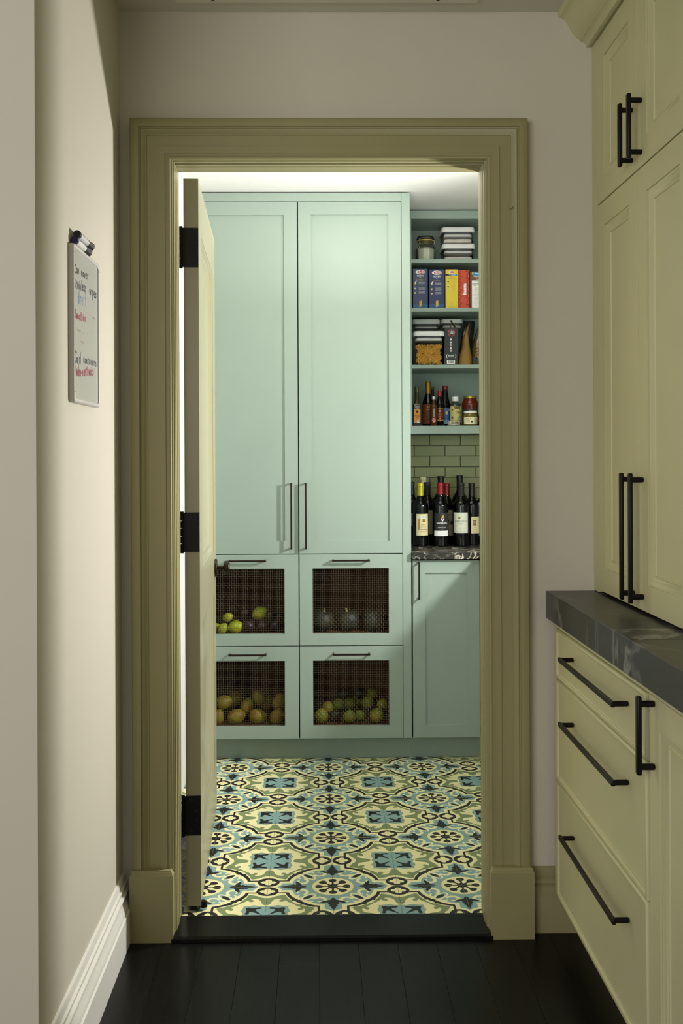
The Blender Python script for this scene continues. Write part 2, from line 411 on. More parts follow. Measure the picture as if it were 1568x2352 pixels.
# --- pantry floor of patterned cement tiles
def smooth_closed(pts, n=4):
    out = []; K = len(pts)
    for i in range(K):
        p0, p1, p2, p3 = [Vector(pts[(i + d) % K]) for d in (-1, 0, 1, 2)]
        for j in range(n):
            t = j / n
            out.append(0.5 * ((2*p1) + (p2-p0)*t + (2*p0-5*p1+4*p2-p3)*t*t + (3*p1-p0-3*p2+p3)*t**3))
    return [(p.x, p.y) for p in out]
def ellipse(cx, cy, rx, ry, n=20, rot=0):
    c, q = math.cos(rot), math.sin(rot)
    return [(cx + rx*math.cos(2*math.pi*i/n)*c - ry*math.sin(2*math.pi*i/n)*q, cy + rx*math.cos(2*math.pi*i/n)*q + ry*math.sin(2*math.pi*i/n)*c) for i in range(n)]
def ribbon(pts, w):
    """thick curve with per-point widths"""
    P = [Vector(p) for p in pts]; Lf, Rt = [], []
    for i, p in enumerate(P):
        d = (P[min(i+1, len(P)-1)] - P[max(i-1, 0)]).normalized(); n = Vector((-d.y, d.x)) * (w[i] if isinstance(w, list) else w) / 2
        Lf.append((p + n)[:]); Rt.append((p - n)[:])
    return Lf + Rt[::-1]
def spline(pts, n=4):
    out = []; K = len(pts)
    for i in range(K - 1):
        p0, p1, p2, p3 = [Vector(pts[min(max(i + d, 0), K-1)]) for d in (-1, 0, 1, 2)]
        for j in range(n):
            t = j / n
            out.append((0.5 * ((2*p1) + (p2-p0)*t + (2*p0-5*p1+4*p2-p3)*t*t + (3*p1-p0-3*p2+p3)*t**3))[:])
    out.append(tuple(pts[-1])); return out
CR, BL, GN, DK, LN = 0, 1, 2, 3, 4
SH = []      # (colour, polygon) from bottom to top, in tile units; flower at (0,0), star at (1,1)
def S(c, p, mir=False):
    SH.append((c, p))
    if mir: SH.append((c, [(y, x) for x, y in p]))
# medallion: blue field, cream rim, dark strap
half = [(.84, .185), (.70, .185), (.672, .19), (.655, .27), (.615, .355), (.56, .43), (.50, .455)]
med = [(0, 0), (.90, 0), (.90, .10)] + half + [(.455, .50)] + [(y, x) for x, y in reversed(half)] + [(.10, .90), (0, .90)]
blue = [(0, 0), (.885, 0), (.84, .055), (.80, .13), (.625, .13), (.60, .24), (.56, .32), (.50, .385), (.385, .50), (.32, .56), (.24, .60), (.13, .625), (.13, .80), (.055, .84), (0, .885)]
S(GN, [(.80,.30),(.74,.26),(.66,.40),(.60,.50),(.50,.60),(.40,.66),(.26,.74),(.30,.80),(.40,1),(1,1),(1,.40)])
# cream flames and surround of the star, cut into the green
S(CR, smooth_closed([(1.03,.66),(.965,.63),(.93,.56),(.915,.50),(.885,.45),(.845,.425),(.80,.42),(.765,.435),(.80,.465),(.815,.50),(.79,.525),(.75,.52),(.725,.485),(.70,.50),(.665,.545),(.60,.60),(.545,.665),(.50,.70),(.485,.725),(.52,.75),(.525,.79),(.50,.815),(.465,.80),(.435,.765),(.42,.80),(.425,.845),(.45,.885),(.50,.915),(.56,.93),(.63,.965),(.66,1.03),(1.03,1.03)]))
S(CR, [(.86,.26),(.80,.30),(.74,.275),(.71,.31),(.70,.37),(.655,.455),(.60,.52),(.57,.56),(.50,.52),(.60,.36),(.66,.22),(.80,.18)], True)
S(CR, smooth_closed([(.84,.30),(.88,.345),(.94,.385),(1.02,.39),(1.02,.30),(.9,.2),(.8,.2)]), True)
S(CR, smooth_closed([(.66,.50),(.62,.515),(.595,.56),(.56,.595),(.515,.62),(.50,.66),(.46,.62),(.50,.5),(.60,.44)]))
S(GN, ellipse(.655,.492,.03,.032,10), True)
# strap (dark) around the medallion
inner = [(.86,.198),(.71,.198),(.672,.203),(.652,.285),(.608,.365),(.556,.432),(.535,.452),(.490,.440)]
outer = [(.86,.235),(.715,.235),(.705,.30),(.668,.385),(.635,.44),(.62,.50),(.588,.487),(.545,.545)]
strap = inner + [(y, x) for x, y in reversed(inner)] + [(y, x) for x, y in outer] + list(reversed(outer))[1:]
S(CR, [(0,0),(.93,0),(.93,.1),(.86,.20)] + inner[1:] + [(y, x) for x, y in reversed(inner)] + [(.1,.93),(0,.93)])
S(BL, blue)
S(DK, strap)
# ring disc with flower
S(LN, ellipse(0, 0, .335, .335, 64)); S(CR, ellipse(0, 0, .318, .318, 64))
petals = []
S(DK, ellipse(0, 0, .08, .08, 24))
for k in range(8):
    a = math.pi/4*k
    pts = [(.04,-.018),(.135,-.014),(.16,-.030),(.195,-.058),(.24,-.060),(.268,-.03),(.268,.03),(.24,.060),(.195,.058),(.16,.030),(.135,.014),(.04,.018)]
    S(DK, smooth_closed([(x*math.cos(a)-y*math.sin(a), x*math.sin(a)+y*math.cos(a)) for x, y in pts], 2))
# cream scrolls and the lens on the diagonal
S(CR, ribbon(spline([(.30,.44),(.235,.395),(.165,.40),(.12,.45),(.125,.515),(.175,.545),(.235,.52)]), [.05]*8 + [.055]*4 + [.06]*4 + [.055]*4 + [.05,.045,.04,.03,.01]), True)
S(CR, ellipse(.375, .375, .155, .082, 28, math.pi/4)); S(BL, ellipse(.372, .372, .115, .045, 24, math.pi/4)); S(DK, ellipse(.385, .385, .088, .038, 24, math.pi/4))
S(CR, ribbon(spline([(.46,.50),(.40,.53),(.33,.535),(.29,.50)]), [.05,.05,.05,.05,.05,.05,.045,.04,.04,.035,.03,.025,.01]), True)
# palmettes on the joints
pal = [(.40,-.02),(.415,.02),(.44,.035),(.475,.04),(.49,.08),(.505,.135),(.56,.205),(.58,.15),(.56,.095),(.578,.065),(.60,.085),(.635,.075),(.625,.05),(.66,.065),(.70,.055),(.69,.035),(.73,.04),(.765,.025),(.83,0),(.83,-.02)]
S(DK, pal, True)
# pair of linked rings
S(CR, ellipse(1, .165, .225, .205, 32), True)
S(CR, [(1,.0),(.84,0),(.84,.3),(1,.3)], True)
S(DK, ellipse(1, .165, .172, .158, 32), True); S(CR, ellipse(1, .165, .122, .108, 28), True)
S(DK, [(.87,.198),(.755,.198),(.755,.235),(.87,.235)], True)
quat = []
for k in range(32):
    a = 2*math.pi*k/32; r_ = .060 + .048*abs(math.cos(2*a))**.7; quat.append((1 + r_*1.08*math.cos(a), .165 + r_*.95*math.sin(a)))
S(LN, [(1+(x-1)*1.13, .165+(y-.165)*1.13) for x, y in quat], True)
S(DK, ellipse(1, .165, .126, .112, 28), True); S(CR, quat, True)
# star
star = smooth_closed([(.66,.655),(.685,.70),(.672,.78),(.655,.83),(.672,.88),(.69,.93),(.69,1.05),(1.05,1.05),(1.05,.69),(.93,.69),(.88,.672),(.83,.655),(.78,.672),(.70,.685),(.655,.66)])
S(LN, [(1+(x-1)*1.045, 1+(y-1)*1.045) for x, y in star]); S(BL, star)
comma = [(.955,.955),(.90,.87),(.855,.80),(.875,.765),(.91,.765),(.94,.75),(.945,.72),(.915,.705),(.86,.718),(.80,.722),(.745,.706),(.72,.72)]
S(DK, smooth_closed(comma + [(y, x) for x, y in reversed(comma[1:-1])] , 3))

def inside(p, poly):
    x, y = p; r = False; j = len(poly) - 1
    for i in range(len(poly)):
        xi, yi = poly[i]; xj, yj = poly[j]
        if (yi > y) != (yj > y) and x < (xj - xi) * (y - yi) / (yj - yi) + xi: r = not r
        j = i
    return r
TS = 0.2032; GJ = 0.0011
def cement(clip=(0, 1, 0, 1), rot=0):
    """mesh of one tile with its pattern cut into the top face; clip in tile units before turning"""
    e = GJ / TS / 2
    a0, a1, b0, b1 = clip; a0 = max(a0, e); b0 = max(b0, e); a1 = min(a1, 1 - e); b1 = min(b1, 1 - e)
    vs, es = [], []
    rc = [(a0,b0),(a1,b0),(a1,b1),(a0,b1)]
    for poly in [rc] + [p for c, p in SH]:
        o = len(vs); n = len(poly); vs += [Vector(p) for p in poly]; es += [(o+i, o+(i+1) % n) for i in range(n)]
    V2, _, F2, *_r = delaunay_2d_cdt(vs, es, [], 0, 1e-5)
    boxes = [(c, p, min(x for x, y in p), max(x for x, y in p), min(y for x, y in p), max(y for x, y in p)) for c, p in SH]
    faces, mi = [], []
    for f in F2:
        cx = sum(V2[i].x for i in f)/len(f); cy = sum(V2[i].y for i in f)/len(f)
        if not (a0 < cx < a1 and b0 < cy < b1): continue
        c = CR
        for cc, p, x0, x1, y0, y1 in reversed(boxes):
            if x0 <= cx <= x1 and y0 <= cy <= y1 and inside((cx, cy), p): c = cc; break
        faces.append(tuple(f)); mi.append(c)
    used = sorted({i for f in faces for i in f}); idx = {v: k for k, v in enumerate(used)}
    pts = [((V2[i].x - .5)*TS, (V2[i].y - .5)*TS, 0) for i in used]
    faces = [tuple(idx[i] for i in f) for f in faces]
    o = len(pts); T = .008
    for x, y in rc: pts.append(((x-.5)*TS, (y-.5)*TS, 0))
    for x, y in rc: pts.append(((x-.5)*TS, (y-.5)*TS, -T))
    for k in range(4):
        faces.append((o+k, o+4+k, o+4+(k+1) % 4, o+(k+1) % 4)); mi.append(CR)
    me = bpy.data.meshes.new('tile'); me.from_pydata(pts, [], faces)
    for m in CEM: me.materials.append(m)
    me.polygons.foreach_set('material_index', mi); me.update()
    for p in me.polygons[:-4]:
        if p.normal.z < 0: p.flip()
    return me
CEM = [mat('cement_cream', (238, 230, 176), 0.42, var=0.05, vscale=9), mat('cement_blue', (134, 168, 166), 0.42, var=0.09, vscale=9),
       mat('cement_green', (126, 142, 98), 0.42, var=0.09, vscale=9), mat('cement_black', (30, 31, 30), 0.4, var=0.2, vscale=12), mat('cement_grey_green', (158, 166, 122), 0.42)]
pf = tag(MB().box(-0.55, 1.36, 2.965, 5.07, -0.05, PF - .0012).build('floor', mat('floor_grout', (70, 72, 66), .9)), 'pantry floor of patterned cream, blue, green and black cement tiles', 'floor', kind='structure')
X0, Y0 = 0.0431, 3.173
full = cement(); clipped = {}
for i in range(-3, 4):
    for j in range(-1, 7):
        ex, ey = i % 2, j % 2          # which corner of this tile is the flower
        # tile spans X0+i*TS.. ; flower nodes at even i, even j
        fx = 0 if i % 2 == 0 else 1; fy = 0 if j % 2 == 0 else 1
        rz = {(0, 0): 0, (1, 0): 90, (1, 1): 180, (0, 1): 270}[(fx, fy)]
        me = full
        if i == -3:                     # cut along the left wall
            k = (fx, fy)
            if k not in clipped:
                cut = (-0.549 - (X0 - 3*TS)) / TS
                clipped[k] = cement({0: (cut,1,0,1), 90: (0,1,0,1-cut), 180: (0,1-cut,0,1), 270: (0,1,cut,1)}[rz])
            me = clipped[k]
        o = bpy.data.objects.new('tile', me); COL.objects.link(o); o.parent = pf
        o.location = Vector((X0 + (i+.5)*TS, Y0 + (j+.5)*TS, PF + random.uniform(-.0003, .0002))) - ORG[pf.name]
        o.rotation_euler = (0, 0, R(rz))

# --- door casing, jamb and plinth blocks
tr = root('trim_2', (DX, YW, 0), 'olive-sage moulded door casing with square plinth blocks', 'door casing', kind='structure')
CO, CZ = 0.562, 2.3196     # outer half width and top of the casing
# profile: (offset from outer edge, front y)
prof = [(0, YW), (0, 2.852), (.003, 2.849), (.0245, 2.849), (.0255, 2.8555), (.028, 2.8565), (.031, 2.8535), (.037, 2.8565), (.041, 2.8615), (.0455, 2.862), (.046, 2.864),
        (.078, 2.864), (.0785, 2.8605), (.0965, 2.8605), (.097, 2.8635), (.1035, 2.8645), (.107, 2.8615), (.111, 2.8625), (.113, 2.868), (.113, YW)]
def side(sx, z0):
    rs = []
    for (o_, y) in prof:
        xx = DX + sx * (CO - o_); rs.append([(xx, y, z0), (xx, y, CZ - o_)])
    return rs
mbc = MB(); ptsL = []
for (o_, y) in prof:
    ptsL.append([(DX - CO + o_, y, 0.195), (DX - CO + o_, y, CZ - o_), (DX + CO - o_, y, CZ - o_), (DX + CO - o_, y, 0.195)])
b0 = len(mbc.v)
for r_ in ptsL: mbc.v += [Vector(p) for p in r_]
for k in range(len(prof) - 1):
    for c in range(3): mbc.face((b0 + k*4 + c, b0 + k*4 + c + 1, b0 + (k+1)*4 + c + 1, b0 + (k+1)*4 + c))
cas = mbc.build('casing', SAGE, tr, smooth=50)
# jamb lining: stepped beads running back through the wall
jp = [(2.868, .449), (2.8685, .4455), (2.879, .4455), (2.880, .4425), (2.8965, .4425), (2.899, .4445), (2.903, .4445), (2.9045, .4415), (2.923, .4415), (2.9255, .444), (2.9295, .444), (2.931, .4415), (2.944, .4415), (2.955, .4435), (2.990, .4435), (2.990, .458), (2.868, .458)]
mj = MB()
b0 = len(mj.v); zt = ZH
for (y, hw) in jp:
    e_ = hw - .4425
    mj.v += [Vector(p) for p in ((DX - hw, y, 0.0), (DX - hw, y, zt + e_), (DX + hw, y, zt + e_), (DX + hw, y, 0.0))]
for k in range(len(jp)):
    k2 = (k + 1) % len(jp)
    for c in range(3): mj.face((b0 + k*4 + c, b0 + k*4 + c + 1, b0 + k2*4 + c + 1, b0 + k2*4 + c))
mj.build('jamb', SAGE, tr, smooth=50)
for sx in (-1, 1):
    a, b = (DX - CO - .008, DX - .4475) if sx < 0 else (DX + .4475, DX + CO + .008)
    mp_ = MB()
    rr = lambda i, z_: [(a + i, 2.837 + i, z_), (b - i, 2.837 + i, z_), (b - i, YW, z_), (a + i, YW, z_)]
    mp_.rings([rr(0, 0.0), rr(0, .187), rr(.003, .1905), rr(.003, .194), rr(.006, .1985), rr(.006, .2005)])
    mp_.build('plinth_block', SAGE, tr)
MB().cyl(Vector((.5515, 2.852, 2.067)), Vector((.5515, 2.862, 2.067)), .004).build('screw_plug', SAGE, tr, smooth=40)

# --- baseboards
bprof = [(0, 0), (.030, 0), (.030, .094), (.026, .098), (.026, .103), (.0225, .112), (.0165, .124), (.016, .131), (.0195, .134), (.0205, .138), (.0185, .142), (.013, .144), (.0125, .150), (.0145, .153), (.0145, .157), (.009, .160), (.0085, .170), (.006, .178), (0, .180)]
tag(MB().extrude([(XL + a, z_) for a, z_ in bprof], 'Y', 2.02, YW).build('baseboard_left', BASEW, smooth=45), 'white moulded baseboard along the left wall', 'baseboard', kind='structure')
tag(MB().extrude([(YW - a*.6, z_ * 1.03) for a, z_ in bprof], 'X', DX + CO + .0085, 0.86).build('baseboard_back', SAGE, smooth=45), 'short sage baseboard between the right plinth block and the drawers', 'baseboard', kind='structure')
tag(MB().extrude([(2.02 - a, z_) for a, z_ in bprof], 'X', -2.6, XL).build('baseboard_outer', BASEW, smooth=45), 'white moulded baseboard around the wall corner at the left edge', 'baseboard', kind='structure')

# --- crown moulding over the right cabinets
cp = [(.695, HC), (.695, 2.6245), (.699, 2.6195), (.707, 2.617), (.715, 2.6115), (.722, 2.602), (.729, 2.588), (.737, 2.574), (.747, 2.5625), (.758, 2.5565), (.758, 2.552), (.765, 2.5505), (.772, 2.546), (.777, 2.5385), (.777, 2.534), (.787, 2.534), (.787, 2.5365), (.86, 2.5345), (.86, HC)]
tag(MB().extrude(cp, 'Y', -1.2, YW).build('trim_3', SAGEC, smooth=28), 'sage crown moulding between the tall cabinets and the ceiling', 'crown moulding', kind='structure')

# --- access panel in the hall ceiling
ap = root('ceiling_panel', (.032, 2.5, HC), 'pale flat access panel screwed to the ceiling above the doorway', 'panel')
MB().box(-.388, .452, 2.25, 2.818, HC - .008, HC).build('cover', mat('panel_paint', (214, 212, 198), .7), ap, bevel=.002)
for sx in (-.283, .34): MB().cyl((sx, 2.795, HC - .0105), (sx, 2.795, HC - .007), .0045).build('screw', BLACK, ap)

# --- pantry ceiling fixture
cf = root('ceiling_light', (.082, 3.98, PC), 'small round flush light on the white pantry ceiling above the doorway head', 'light')
MB().lathe([(.075, 0), (.075, -.02), (.068, -.03), (.0, -.031)], (.082, 3.98, PC), 36).build('rim', mat('fixture_metal', (120, 120, 128), .4, .6), cf, smooth=40)

# ================================================================== PANTRY DOOR (open)
HX, HY, HZ0, HZ1 = -0.350, 3.004, 0.030, 2.190
pd = bpy.data.objects.new('door_1', None); COL.objects.link(pd); pd.location = (HX, HY, 0); pd.rotation_euler = (0, 0, R(92.6)); pd['_r'] = 1
tag(pd, 'open sage panelled pantry door with black hinges and a bronze knob', 'door', kind='structure')
DW, DT = 0.858, 0.044
fr = MB()
pans = [(.125, DW - .15, .20, .861), (.125, DW - .15, 1.02, 2.041)]
fr.box(0, .125, 0, DT, HZ0, HZ1).box(DW - .15, DW, 0, DT, HZ0, HZ1)
fr.box(.125, DW - .15, 0, DT, HZ0, .20).box(.125, DW - .15, 0, DT, .861, 1.02).box(.125, DW - .15, 0, DT, 2.041, HZ1)
fr.build('leaf', DOORP, pd)
for p in pans:
    q = MB()
    ins = [(0, -.001), (.006, -.003), (.012, -.010), (.020, -.0125), (.024, -.0105), (.028, -.0105), (.031, -.0135)]
    q.panel((0,0,0), X, Z, -Yv, p, ins)
    q.panel((0,DT,0), -X, Z, Yv, (-p[1], -p[0], p[2], p[3]), ins)
    q.build('panel', DOORP, pd, smooth=50)
for z in (1.985, 1.140, .299):
    h = MB()
    h.box(-.0025, 0, -.0, .043, z - .0585, z + .0585)                      # leaf let into the door edge
    kx, ky = -.0035, .0475
    h.box(-.0035, -.001, .040, ky + .004, z - .0585, z + .0585)
    for a, b in ((-.062, -.034), (-.033, -.0125), (-.0115, .0115), (.0125, .033), (.034, .062)): h.cyl((kx, ky + .004, z + a), (kx, ky + .004, z + b), .0052, 12)
    hh = h.build('hinge', BLACK, pd, smooth=40)
    s = MB()
    for dz, dy in ((-.045, .027), (-.013, .012), (.013, .012), (.045, .027)): s.cyl((-.0034, dy, z + dz), (-.0022, dy, z + dz), .0038, 12)
    s.build('screw', mat('black_screw', (8, 8, 8), .6), hh)
kz = .948; kx = DW - .068
kn = MB(); kn.lathe([(.033, 0), (.033, -.006), (.0315, -.0085), (.011, -.009)], (kx, 0, kz), 32, axis='Y')
kn.v = [Vector((p.x, p.y, p.z)) for p in kn.v]
K = MB()
def ylathe(mb, prof, cx, cz, n=32):
    rs = [[Vector((cx + r*math.cos(2*math.pi*i/n), y, cz + r*math.sin(2*math.pi*i/n))) for i in range(n)] for r, y in prof]
    mb.rings(rs)
ylathe(K, [(.033, 0), (.033, -.006), (.031, -.009), (.0085, -.0095), (.0085, -.032), (.020, -.034), (.0255, -.0365), (.0255, -.0515), (.022, -.055), (.001, -.056)], kx, kz)
K.build('door_knob', BRONZE, pd, smooth=35)
K2 = MB(); ylathe(K2, [(.001, DT + .056), (.022, DT + .055), (.0255, DT + .0515), (.0255, DT + .0365), (.0085, DT + .032), (.0085, DT + .0095), (.033, DT + .008), (.033, DT)], kx, kz)
K2.build('door_knob', BRONZE, pd, smooth=35)
MB().box(.004, .020, -.009, .0, .020, .040).cyl((.012, -.009, .022), (.012, -.009, .038), .008).build('door_stop', BLACK, pd, smooth=40)
MB().box(.01, DW - .01, .012, .032, .014, .0305).build('bottom_seal', GAP, pd)

# ================================================================== PANTRY TALL CABINET
YC = 4.46; BK = 5.06
def shaker(parent, name, x0, x1, z0, z1, fw, mt, Y=YC, opening=None, panel=True, pin=.007):
    d = MB(); O = (0, Y, 0)
    r = (x0, x1, z0, z1)
    if opening: o0, o1, o2, o3 = opening
    else: o0, o1, o2, o3 = x0 + fw, x1 - fw, z0 + fw, z1 - fw
    def rect(a, h): return [Vector((a[0], Y + h, a[2])), Vector((a[1], Y + h, a[2])), Vector((a[1], Y + h, a[3])), Vector((a[0], Y + h, a[3]))]
    d.rings([rect(r, .019), rect(r, .001), rect((x0+.001, x1-.001, z0+.001, z1-.001), 0), rect((o0, o1, o2, o3), 0), rect((o0, o1, o2, o3), .019)], closed=True)
    o = d.build(name, mt, parent)
    if panel:
        MB().box(o0 - .001, o1 + .001, Y + pin, Y + .015, o2 - .001, o3 + .001).build('panel', mt, o)
    return o
g = .0018
xm = -.0835; xr = .3745; xl = xm - .457
tc = root('pantry_cabinet', (xm, YC, PF), 'tall mint-green pantry cabinet with two shaker doors over four wire-mesh drawers', 'cabinet')
ztop, zd0, zdr1, zdr0 = 2.528, .933, .527, .118
cb = MB()
cb.box(xl - .005, xr + .002, YC + .021, YC + .030, 2.489, ztop)
c2 = MB(); c2.box(xl - .007, xr + .0015, YC + .0, YC + .02, 2.491, ztop)
c2.build('top_rail', MINT, tc)
MB().box(.3795 - .003, .4135, YC - .0005, BK, .118, ztop).build('end_panel', MINT, tc, bevel=.001)
ca = MB()
ca.box(xl - .008, xl + .004, YC + .021, BK, .118, ztop - .004).box(xl + .004, .3765, YC + .022, BK, ztop - .02, ztop - .004).box(xl + .004, .3765, BK - .008, BK, .118, ztop - .02)
ca.box(xm - .008, xm + .008, YC + .0215, BK - .008, .118, ztop - .02)
ca.box(xl + .004, xm - .008, YC + .0215, BK - .008, zd0 - .008, zd0 + .008).box(xm + .008, .3765, YC + .0215, BK - .008, zd0 - .008, zd0 + .008)
ca.box(xl + .004, xm - .008, YC + .0215, BK - .008, zdr1 - .008, zdr1 + .008).box(xm + .008, .3765, YC + .0215, BK - .008, zdr1 - .008, zdr1 + .008)
ca.box(xl + .004, xm - .008, YC + .0215, BK - .008, .118, .130).box(xm + .008, .3765, YC + .0215, BK - .008, .118, .130)
ca.build('carcass', GAP, tc)
MB().box(-.549, .4138, 4.534, 4.552, PF + .0003, .117).build('toe_kick', MINT, tc)
dl = shaker(tc, 'door', xl, xm - g, zd0 + g, 2.489, .058, MINT)
dr = shaker(tc, 'door', xm + g*1.6, xr, zd0 + g, 2.489, .0565, MINT)
handle('handle', dl, (at(668.5, 1184, YC-.03).x, YC, 1.102), Z, -Yv, .292, .030, .0078, .0078, .0039, .0045, True, BRONZE)
handle('handle', dr, (at(702, 1184, YC-.03).x, YC, 1.102), Z, -Yv, .292, .030, .0078, .0078, .0039, .0045, True, BRONZE)
# woven wire screen, one shared mesh
def wire_screen(w, h, p=.0100, r=.00062):
    b = MB(); nx = int(w / p); nz = int(h / p); A = .0011
    ox = (w - nx * p) / 2; oz = (h - nz * p) / 2
    for i in range(nx + 1):
        pts = [(ox + i*p, A * (1 if (i + k // 2) % 2 else -1) * (0 if k % 2 else 1), min(max(oz + (k/2) * p, 0), h)) for k in range(0, 2*nz + 1)]
        pts = [(ox + i*p, 0, 0)] + pts + [(ox + i*p, 0, h)]; b.tube(pts, r, 4)
    for k in range(nz + 1):
        pts = [(min(max(ox + (i/2) * p, 0), w), A * (-1 if (k + i // 2) % 2 else 1) * (0 if i % 2 else 1), oz + k*p) for i in range(0, 2*nx + 1)]
        pts = [(0, 0, oz + k*p)] + pts + [(w, 0, oz + k*p)]; b.tube(pts, r, 4)
    me = bpy.data.meshes.new('wire_mesh'); me.from_pydata([tuple(v) for v in b.v], [], b.f); me.materials.append(WIRE)
    return me
OW, OH = .3365, .289
WM = wire_screen(OW, OH)
DRW = []
for (x0, x1, ox0) in ((xl, xm - g, xm - g - .0615 - OW), (xm + g*1.6, xr, xm + g*1.6 + .058)):
    for (z0, z1, oz0) in ((zdr1 + g, zd0 - g, .5805), (zdr0, zdr1 - g, .1735)):
        d = shaker(tc, 'drawer', x0, x1, z0, z1, .05, MINT, opening=(ox0, ox0 + OW, oz0, oz0 + OH), panel=False)
        w = bpy.data.objects.new('wire_mesh', WM); COL.objects.link(w); w.parent = d; w.location = Vector((ox0, YC + .013, oz0)); w['kind'] = 'stuff'
        w.location -= ORG[d.name]
        d.matrix_parent_inverse.identity(); ORG[d.name] = Vector(tc.location)
        w.location = Vector((ox0, YC + .013, oz0)) - Vector(tc.location)
        bx = MB(); a, b_ = x0 + .012, x1 - .012; zb = z0 + .036; zt_ = z1 - .055
        bx.box(a, b_, YC + .024, 4.98, zb, zb + .010).box(a, a + .010, YC + .024, 4.98, zb + .010, zt_).box(b_ - .010, b_, YC + .024, 4.98, zb + .010, zt_).box(a + .010, b_ - .010, 4.97, 4.98, zb + .010, zt_)
        bx.build('drawer_box', WALNUT, d)
        hx = (at(805.5, 1290, YC).x if x0 > -.2 else at(568, 1290, YC).x)
        handle('handle', d, (hx, YC, .915 - .009 if z1 > .6 else .493), X, -Yv, .166, .030, .0078, .0078, .0039, .0045, True, BRONZE)
        DRW.append((x0, x1, zb + .010))

# ================================================================== PANTRY BASE CABINET + COUNTER + SHELVES
XS = .4160
bc = root('base_cabinet', (.58, YC, PF), 'low mint-green base cabinet with one shaker door under the marble counter', 'cabinet')
bd = shaker(bc, 'door', .4195, .7160, .118, .9065 - .004, .056, MINT)
handle('handle', bd, (.4455, YC, .815), Z, -Yv, .166, .030, .0078, .0078, .0039, .0045, True, BRONZE)
cc = MB(); cc.box(XS, .7185, YC + .022, BK, .118, .906).build('carcass', GAP, bc)
MB().box(.4142, .80, 4.534, 4.552, PF + .0003, .117).build('toe_kick', MINT, bc)
# run of cabinets along the right wall of the pantry
sc_ = root('base_cabinet', (1.05, 3.7, PF), 'mint-green base cabinets running along the right wall of the pantry', 'cabinet')
MB().box(.748, 1.355, 3.0, 5.06, .118, .906).build('carcass', MINT, sc_)
MB().box(.80, .82, 3.0, 4.53, PF + .0003, .117).build('toe_kick', MINT, sc_)
for k in range(3):
    a = 3.002 + k * .488; dd = MB(); b_ = a + .484
    dd.panel((.728, 0, 0), -Yv, Z, -X, (-b_, -a, .118, .9025), [(0, -.019), (0, 0), (.056, 0), (.056, -.007)])
    d = dd.build('door', MINT, sc_); handle('handle', d, (.728, a + .035, .815), Z, -X, .166, .030, .0078, .0078, .0039, .0045, True, BRONZE)
MB().extrude([(.4145, 4.438), (.7205, 4.438), (.7205, 3.0), (1.358, 3.0), (1.358, 5.068), (.4145, 5.068)], 'Z', .9095, .939).build('countertop', STONE2, bevel=.0015)
o = bpy.data.objects['countertop']; tag(o, 'dark marble pantry counter with white veins under the wine bottles', 'countertop')

su = root('shelf_unit', (.58, 4.77, 1.47), 'mint-green open shelving above the wine bottles, filled with dry goods', 'shelf')
YS = 4.775; SX1 = 1.05
MB().box(.4145, .4495, YS, YS + .02, 1.508, 2.489).box(.4145, .432, YS + .02, 5.068, 1.508, 2.489).build('side_panel', MINT, su)
MB().box(SX1, SX1 + .018, YS, 5.068, 1.508, 2.489).build('side_panel', MINT, su)
MB().box(.4145, SX1 + .018, YS, YS + .02, 2.489, 2.5265).box(.4145, SX1 + .018, YS + .02, 5.068, 2.495, 2.512).build('top_rail', MINT, su)
MB().box(.432, SX1, 5.058, 5.0685, 1.508, 2.495).build('back_panel', MINT, su)
SHZ = {'A': 2.2975, 'B': 2.0665, 'C': 1.7965, 'D': 1.508}
for k, t in (('A', .0175), ('B', .0175), ('C', .0175)):
    MB().box(.4497 if 0 else .432, SX1, YS + .003, 5.058, SHZ[k] - t, SHZ[k]).build('shelf', MINT, su, bevel=.0008)
MB().box(.4145, SX1 + .018, YS, 5.068, 1.488, 1.508).box(.4145, SX1 + .018, YS, YS + .02, 1.4705, 1.488).build('shelf', MINT, su)

# unseen shelving, added to keep the side light off the visible shelf backs
shade_shelf = root('shelf_unit', (1.2, 4.4, 1.47), 'unseen mint-green shelving added over the right-hand counter to block the side light', 'shelf')
MB().box(1.075, 1.355, 3.90, 3.92, 1.47, 2.525).build('side_panel', MINT, shade_shelf)
for z_ in (1.472, 1.778, 2.048, 2.279, 2.500):
    MB().box(1.075, 1.355, 3.92, 5.065, z_, z_ + .018).build('shelf', MINT, shade_shelf, bevel=.0008)

# ================================================================== HALL CABINETS AT THE RIGHT
XB = .673               # base cabinet face
XU = .793               # upper cabinet face
def moulded(parent, name, xf, y0, y1, z0, z1, sw, mt):
    """door on a face turned to -X with a framed recessed panel"""
    d = MB(); O = (xf, 0, 0); r = (-y1, -y0, z0, z1)
    d.panel(O, -Yv, Z, -X, r, [(0, -.019), (0, -.001), (.001, 0), (sw, 0), (sw, -.019)], closed=True)
    o = d.build(name, mt, parent)
    p = MB(); p.panel(O, -Yv, Z, -X, (r[0] + sw, r[1] - sw, r[2] + sw, r[3] - sw), [(-.001, -.015), (-.001, -.0035), (.003, -.003), (.005, -.0045), (.012, -.0055), (.018, -.010), (.021, -.0115), (.0225, -.009), (.026, -.009), (.0275, -.012)])
    p.build('panel', mt, o, smooth=50)
    return o
uc = root('wall_cabinet', (XU + .17, 2.2, .975), 'tall sage cabinet standing on the dark counter with long black handles', 'cabinet')
MB().box(XU, XU + .02, 2.8395, YW, .977, 2.5345).build('face_frame', SAGEC, uc)
MB().box(XU + .021, 1.298, .7005, YW - .001, .977, 2.5345).build('carcass', GAP, uc)
